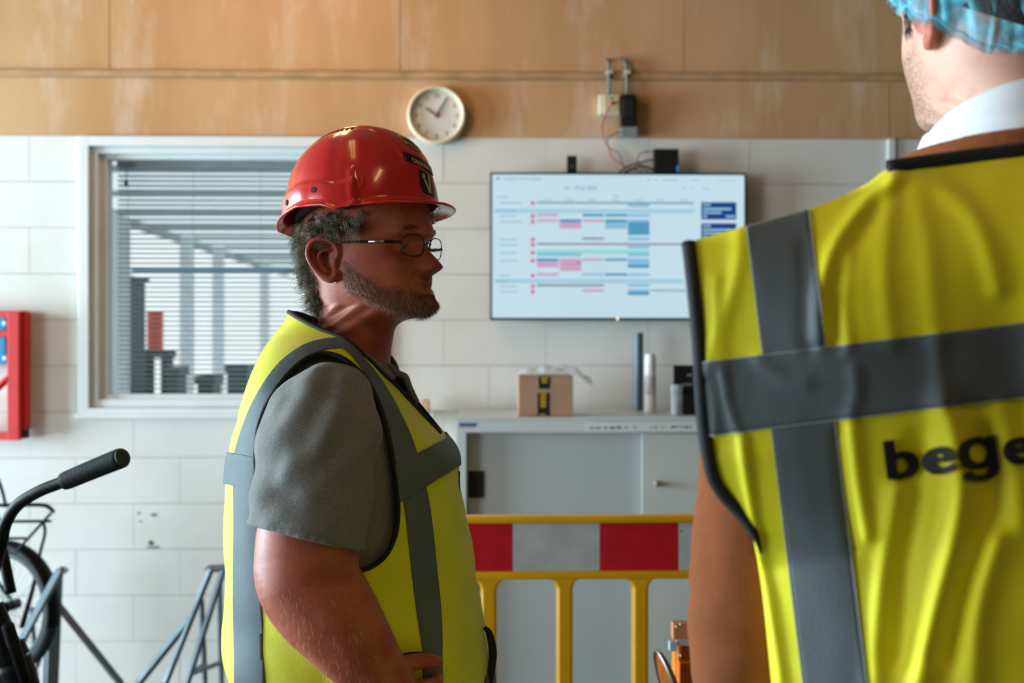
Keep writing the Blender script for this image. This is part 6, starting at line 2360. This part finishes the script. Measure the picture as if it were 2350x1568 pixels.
# ================================================================== left: red frame, bicycles, rack
m_redp = M('red_powder_coat', (214, 34, 32), rough=.45, var=.08, scale=18)
YRF = 4.26
rf = thing('red_wall_frame', 'red metal frame with blue panels hanging on the wall left of the window', 'frame', (P(0, 860, YRF)[0], YW, P(0, 860, YRF)[2]))
def fq(px0, py0, px1, py1, Y, d, bev=.003):
    a, b_ = P(px0, py1, Y), P(px1, py0, Y)
    return box(a[0], b_[0], Y, Y + d, a[2], b_[2], bev)
mk('upright', fq(16, 713.5, 43, 1011, YRF, .03), m_redp, rf)
mk('back_rail', fq(42, 713.5, 57, 986, YRF + .03, .055), m_redp, rf)
mk('rubber_foot', fq(43, 986, 56, 1007, YRF + .03, .05), m_blackm, rf)
mk('crossbar', fq(-260, 760, 16, 772, YRF + .004, .02), m_redp, rf)
mk('crossbar', fq(-260, 992, 17, 1011, YRF + .004, .02), m_redp, rf)
mk('crossbar', fq(-260, 713.5, 17, 727, YRF + .004, .02), m_redp, rf)
mk('upright', fq(-288, 713.5, -261, 1011, YRF, .03), m_redp, rf)
mk('back_rail', fq(-302, 713.5, -287, 986, YRF + .03, .055), m_redp, rf)
mk('brace', tube([P(20, 868, YRF + .012), P(-120, 990, YRF + .012)], .016, 4), m_redp, rf)
m_blu = M('blue_panel', (14, 132, 184), rough=.4, var=.1)
mk('panel', fq(-262, 729, 12, 757, YRF + .014, .010), m_blu, rf, label='upper blue panel')
mk('panel', fq(-262, 773, 12, 836, YRF + .014, .010), m_blu, rf, label='lower blue panel')
for px, py in ((11, 742), (12, 822)):
    c_ = P(px, py, YRF + .013)
    mk('bolt', lathe([(.009, 0), (.009, .003), (.004, .006)], (c_[0], YRF + .014, c_[2]), 'y', 12), M('bolt_white', (230, 236, 240), rough=.3), rf)
for px in (20, -285):
    c_ = P(px, 745, YRF)
    mk('wall_peg', rod((c_[0] + .01, YRF + .02, c_[2] + .01), (c_[0] + .01, YW - .002, c_[2] + .01), .006, 8), m_steel, rf)

# ---- rear bicycle (by the wall)
m_bk = M('bicycle_black', (5, 8, 10), rough=.55, var=.2, spec=.15)
m_tyre = M('tyre_rubber', (26, 30, 34), rough=.8, var=.3, scale=30, bump=.4, bscale=200)
m_galv = M('galvanised', (120, 134, 142), rough=.5, metal=.6, var=.25, scale=12)
YBK = 3.72
def B(px, py, y=YBK): return P(px, py, y)
bk2 = thing('bicycle', 'black bicycle with a rear carrier parked in the rack by the wall', 'bicycle', tuple(B(-60, 1620)))
wc = B(16, 1392)
hubY = YBK
RW = (P(16, 1250, YBK)[2] - wc[2])
WD = np.array([.92, -.39, 0]); WN = np.array([.39, .92, 0])
def WV(r, a): return WD * (r * cos(a)) + np.array([0, 0, r * sin(a)])
ar = np.linspace(0, 2 * pi, 65)[:-1]
mk('tyre', tube(np.array([wc + WV(RW * .95, a) for a in ar]), .024, 12, closed=True), m_tyre, bk2, True)
mk('wheel_rim', tube(np.array([wc + WV(RW * .84, a) for a in ar]), .012, 10, closed=True), M('rim_dark', (50, 58, 64), rough=.35, metal=.6), bk2, True)
for k in range(28):
    a = 2 * pi * k / 28
    mk('spoke', rod(wc + WV(.02, a + 1.2 * (-1) ** k) + WN * .018 * (-1) ** k, wc + WV(RW * .83, a), .0011, 5), m_steel, bk2)
mk('hub', rod(wc - WN * .05, wc + WN * .05, .018, 14), m_bk, bk2)
fa = np.linspace(radians(205), radians(-12), 40)
V = []
for a in fa:
    c_ = wc + WV(RW * 1.06, a)
    for k in range(7):
        t_ = -1 + k / 3
        V.append(c_ + WN * t_ * .030 - WV(.012 * t_ * t_, a))
o = mk('mudguard', (V, gridF(40, 7)), m_bk, bk2, True)
s_ = o.modifiers.new('thickness', 'SOLIDIFY'); s_.thickness = .002
# carrier: two side tubes joined in a bow at the rear, cross bars and stays
for dy in (-.055, .055):
    pass
bow = catmull([B(-150, 1160, YBK - .06), B(-20, 1160, YBK - .06), B(60, 1158, YBK - .06), B(104, 1160, YBK - .055), B(121, 1172, YBK - .03), B(121, 1174, YBK + .03), B(104, 1162, YBK + .055), B(60, 1160, YBK + .06), B(-150, 1162, YBK + .06)], 6)
mk('carrier_bow', tube(bow, .006, 8), m_bk, bk2, True)
for px, py in ((-10, 1198), (98, 1197)):
    pass
mk('carrier_rail', tube(catmull([B(-60, 1198, YBK - .05), B(96, 1197, YBK - .05), B(98, 1196, YBK + .05), B(-60, 1198, YBK + .05)], 5), .005, 8), m_bk, bk2, True)
mk('carrier_rail', tube([B(-60, 1236, YBK - .04), B(60, 1236, YBK - .04)], .005, 8), m_bk, bk2, True)
for dy in (-.055, .055):
    mk('carrier_strut', rod(B(117, 1178, YBK + dy), B(36, 1268, YBK + dy), .0055, 8), m_bk, bk2)
    mk('carrier_stay', tube(catmull([B(100, 1200, YBK + dy), B(103, 1224, YBK + dy), B(92, 1270, YBK + dy), B(78, 1340, YBK + dy), B(50, 1440, YBK + dy)], 6), [.006, .006, .006, .008, .010], 8), m_bk, bk2, True)
mk('seat_post', rod(B(-118, 1250), B(-90, 1080), .014, 10), m_bk, bk2)
mk('seat_stay', rod(B(-112, 1200, YBK - .04), wc + (0, -.05, 0), .008, 8), m_bk, bk2)
mk('seat_stay', rod(B(-112, 1200, YBK + .04), wc + (0, .05, 0), .008, 8), m_bk, bk2)
mk('chain_stay', rod(B(-190, 1440, YBK - .04), wc + (0, -.05, 0), .009, 8), m_bk, bk2)
mk('chain_case', rounded(np.array([B(-190, 1440, YBK - .055), B(16, 1394, YBK - .055)]), [.075, .045], 16) if False else rounded(catmull([B(-190, 1440, YBK - .06), B(-90, 1418, YBK - .06), B(10, 1396, YBK - .06)], 4), [.04, .03, .022], 12), m_bk, bk2, True)
mk('down_tube', rod(B(-190, 1440), B(-470, 1150), .018, 12), m_bk, bk2)
mk('top_tube', rod(B(-125, 1210), B(-460, 1120), .015, 12), m_bk, bk2)
mk('saddle', rounded(catmull([B(-160, 1068), B(-110, 1062), B(-66, 1058), B(-44, 1052)], 5), [.03, .045, .075, .06], 16), m_blackm, bk2, True)
mk('cable_loop', tube(catmull([B(-4, 1100), B(6, 1130), B(14, 1165)], 6), .006, 8), m_bk, bk2, True)
fwc = B(-620, 1392)
mk('tyre', tube(np.array([fwc + np.array([RW * .95 * cos(a), 0, RW * .95 * sin(a)]) for a in ar]), .024, 10, closed=True), m_tyre, bk2, True)
mk('fork', rod(fwc, B(-470, 1110), .014, 10), m_bk, bk2)

# ---- bicycle rack: two sloping ladder frames joined along the floor
rk = thing('bicycle_rack', 'grey galvanised steel bicycle rack with slanted bars along the wall', 'rack', (P(300, 784, 4.0)[0], 4.0, 0))
YK = 3.95
def K(px, py, y=YK): return P(px, py, y)
def bar_(a, b_, w_=.014, nm='bar'):
    mk(nm, tube([a, b_], w_, 4), m_galv, rk)
def sq(px0, py0, px1, py1, y0=YK, y1=YK, w_=.014, nm='bar'):
    bar_(K(px0, py0, y0), K(px1, py1, y1), w_, nm)
def floorpx(px, y): return np.array([P(px, 784, y)[0], y, .008])
# left frame
sq(138, 1308, 34, 1500, 3.58, 3.50, .015)                    # slanted front bar
sq(126, 1318, 116, 1575, 3.98, 4.02, .032, 'post')             # dark upright behind
sq(140, 1310, 150, 1309, 3.80, 4.05, .016, 'head_plate')
sq(72, 1395, 84, 1568, 3.98, 4.0, .010)
sq(126, 1380, 276, 1568, 4.02, 4.02, .016, 'strut')
sq(72, 1500, 122, 1478, 3.80, 3.99, .012, 'crossbar')
sq(84, 1530, 120, 1400, 3.85, 4.0, .012)
# right frame
sq(484, 1308, 380, 1568, 3.80, 3.74, .012)
sq(512, 1312, 430, 1568, 3.80, 3.74, .012)
sq(478, 1306, 520, 1304, 3.82, 4.02, .015, 'head_plate')
sq(462, 1375, 470, 1560, 3.98, 4.02, .011, 'post')
sq(504, 1340, 508, 1560, 3.98, 4.02, .011, 'post')
sq(437, 1420, 318, 1568, 4.02, 4.02, .016, 'strut')
sq(436, 1548, 510, 1520, 3.80, 3.99, .010, 'crossbar')
sq(440, 1545, 468, 1525, 3.82, 3.99, .010, 'crossbar')
bar_(floorpx(-300, 4.02), floorpx(640, 4.02), .016, 'floor_bar')
bar_(floorpx(-300, 3.62), floorpx(640, 3.62), .016, 'floor_bar')
for px in (60, 410):
    bar_(floorpx(px, 3.62), floorpx(px, 4.02), .014, 'floor_tie')
for (px, py, y) in ((34, 1500, 3.50), (380, 1568, 3.74), (430, 1568, 3.74)):
    a = K(px, py, y)
    bar_(a, np.array([a[0] - .06, min(3.64, y), .012]), .012, 'bar')
for (px, y) in ((118, 4.02), (84, 4.0), (276, 4.02), (470, 4.02), (508, 4.02), (318, 4.02)):
    a = K(px, 1560, y)
    bar_(a, np.array([a[0] + (.03 if px == 276 else -.03 if px == 318 else 0), y, .01]), .011, 'foot')

# ---- near bicycle: only its handlebar and head reach into the photo
YN = 1.95
nb = thing('bicycle', 'black bicycle nearest the camera, its handlebar grip rising at lower left', 'bicycle', (P(-60, 784, YN)[0], YN, 0))
def Nn(px, py, y=YN): return P(px, py, y)
hb = catmull([Nn(-40, 1420, YN + .06), Nn(-20, 1330, YN + .04), Nn(2, 1255, YN), Nn(12, 1205, YN), Nn(40, 1160, YN - .02), Nn(90, 1128, YN - .04), Nn(150, 1104, YN - .06), Nn(275, 1053, YN - .11)], 8)
mk('handlebar', tube(hb, .0115, 14), m_bk, nb, True)
g = [Nn(147, 1105, YN - .058), Nn(160, 1100, YN - .062), Nn(215, 1077, YN - .085), Nn(272, 1054, YN - .108), Nn(281, 1050.5, YN - .112)]
mk('grip', tube(catmull(g, 5), [.0165, .0175, .0180, .0185, .0190, .0165], 18), M('grip_rubber', (7, 10, 12), rough=.75, bump=.5, bscale=150, spec=.2), nb, True)
mk('grip_end', tube([Nn(280, 1051, YN - .112), Nn(285, 1049, YN - .114)], [.0185, .0150], 16), m_blackm, nb, True)
mk('stem', rounded(catmull([Nn(-60, 1440, YN + .08), Nn(-40, 1425, YN + .06), Nn(-10, 1440, YN + .05)], 4), .018, 14), m_bk, nb, True)
mk('head_tube', rod(Nn(-25, 1395, YN), Nn(30, 1520, YN), .026, 18), m_bk, nb)
mk('head_cup', rod(Nn(14, 1484, YN), Nn(26, 1513, YN), .034, 18), m_bk, nb)
hb2 = [np.array([2 * Nn(-40, 1420, YN)[0] - p[0] - .1, YN + .06 + (YN + .06 - p[1]) + .2, p[2]]) for p in hb]
mk('handlebar', tube(np.array(hb2), .0115, 12), m_bk, nb, True)
fb = Nn(30, 1520, YN)
mk('fork', tube(catmull([fb, Nn(62, 1600, YN), Nn(100, 1720, YN), Nn(150, 1800, YN)], 5), [.034, .028, .018, .014], 14), m_bk, nb, True)
mk('lamp_bracket', rounded([Nn(18, 1440, YN - .02), Nn(56, 1560, YN - .02)], .012, 10), m_bk, nb, True)
ha = np.array([P(150, 784, YN)[0], YN, .35])
mk('fork_leg', rod(Nn(150, 1800, YN) + (0, -.05, 0), ha + (0, -.05, 0), .012, 10), m_bk, nb)
mk('tyre', tube(np.array([ha + np.array([.325 * cos(a), 0, .325 * sin(a)]) for a in ar]), .024, 10, closed=True), m_tyre, nb, True)
for k in range(24):
    a = 2 * pi * k / 24
    mk('spoke', rod(ha, ha + np.array([.31 * cos(a), 0, .31 * sin(a)]), .0011, 5), m_steel, nb)
ra = ha + np.array([-1.08, 0, 0])
mk('tyre', tube(np.array([ra + np.array([.325 * cos(a), 0, .325 * sin(a)]) for a in ar]), .024, 10, closed=True), m_tyre, nb, True)
bb_ = np.array([ha[0] - .62, YN, .30])
mk('down_tube', rod(Nn(24, 1508, YN), bb_, .020, 12), m_bk, nb)
mk('seat_tube', rod(bb_, bb_ + np.array([-.16, 0, .62]), .018, 12), m_bk, nb)
mk('chain_stay', rod(bb_, ra, .012, 10), m_bk, nb)
mk('seat_stay', rod(bb_ + np.array([-.14, 0, .52]), ra, .010, 10), m_bk, nb)
mk('saddle', rounded([bb_ + np.array([-.28, 0, .68]), bb_ + np.array([-.12, 0, .68]), bb_ + np.array([.0, 0, .67])], [.08, .06, .025], 16), m_blackm, nb, True)

# ------------------------------------------------------------------ orange machine behind the right man
YM = 2.35
mc = thing('orange_machine', 'orange painted machine with a tilted disc, half hidden behind the right man', 'machine', (P(1620, 784, YM)[0], YM, 0))
m_or = M('machine_orange', (226, 128, 34), rough=.45, var=.2, scale=20)
m_orl = M('machine_tan', (204, 134, 88), rough=.5, var=.15, scale=20)
def Q(px, py, y=YM): return P(px, py, y)
def fq2(px0, py0, px1, py1, Y, d, bev=.002):
    a, b_ = P(px0, py1, Y), P(px1, py0, Y)
    return box(a[0], b_[0], Y, Y + d, a[2], b_[2], bev)
mk('upper_plate', fq2(1545, 1431, 1660, 1470, YM, .03), m_orl, mc)
m_clamp = M('clamp_zinc', (176, 190, 198), rough=.45, var=.15)
mk('clamp', join(fq2(1552, 1469, 1640, 1484, YM - .004, .03), fq2(1537, 1474, 1556, 1496, YM - .006, .02)), m_clamp, mc)
mk('column', fq2(1550, 1482, 1668, 2200, YM + .004, .05), m_or, mc)
mk('side_rib', fq2(1556, 1484, 1563, 2200, YM - .012, .02), m_or, mc)
mk('guard', fq2(1560, 1522, 1600, 1640, YM - .03, .02), M('machine_orange_dark', (196, 92, 10), rough=.4), mc)
for px, py in ((1563, 1436), (1554, 1441.5), (1562, 1505), (1549, 1553)):
    c_ = Q(px, py, YM - .014)
    mk('bolt', lathe([(.0022, 0), (.0026, .002), (.001, .0035)], (c_[0], YM - .002 - (.010 if py > 1500 else 0), c_[2]), 'y', 10), M('bolt_bright', (236, 236, 230), rough=.25), mc)
# tilted disc: thin lens-shaped wheel seen nearly edge-on
dc = Q(1545, 1600, YM - .10)
ax = np.array([-.93, -.20, -.30]); ax /= np.linalg.norm(ax)
u_ = np.cross(ax, (0, 0, 1.0)); u_ /= np.linalg.norm(u_); w3 = np.cross(u_, ax)
V = []
prof = [(.004, .012), (.05, .011), (.085, .006), (.098, .002), (.100, 0), (.098, -.003), (.085, -.008), (.05, -.010), (.004, -.010)]
for r_, h_ in prof:
    for k in range(48):
        a = 2 * pi * k / 48
        V.append(dc + ax * h_ + (u_ * cos(a) * .55 + w3 * sin(a) * 1.12) * r_)
Fc = gridF(len(prof), 48, True) + [tuple(range(47, -1, -1)), tuple((len(prof) - 1) * 48 + k for k in range(48))]
mk('disc', (V, Fc), M('disc_orange_brown', (182, 96, 24), rough=.3, metal=.35, var=.35, scale=30), mc, True)
mk('disc_rim', tube(np.array([dc + ax * .004 + (u_ * cos(a) * .55 + w3 * sin(a) * 1.12) * .1005 for a in np.linspace(0, 2 * pi, 49)[:-1]]), .0045, 8, closed=True), m_steel, mc, True)
mk('axle', rod(dc, Q(1590, 1600, YM + .02), .012, 12), m_steel, mc)
a, b_ = P(1500, 784, YM), P(1720, 784, YM)
mk('base', box(a[0], b_[0] + .1, YM - .15, YM + .35, 0, .12, .01), m_or, mc)
mk('column', box(P(1560, 784, YM)[0], P(1660, 784, YM)[0], YM + .01, YM + .05, .10, P(1600, 2190, YM)[2] if False else .5, .004), m_or, mc)
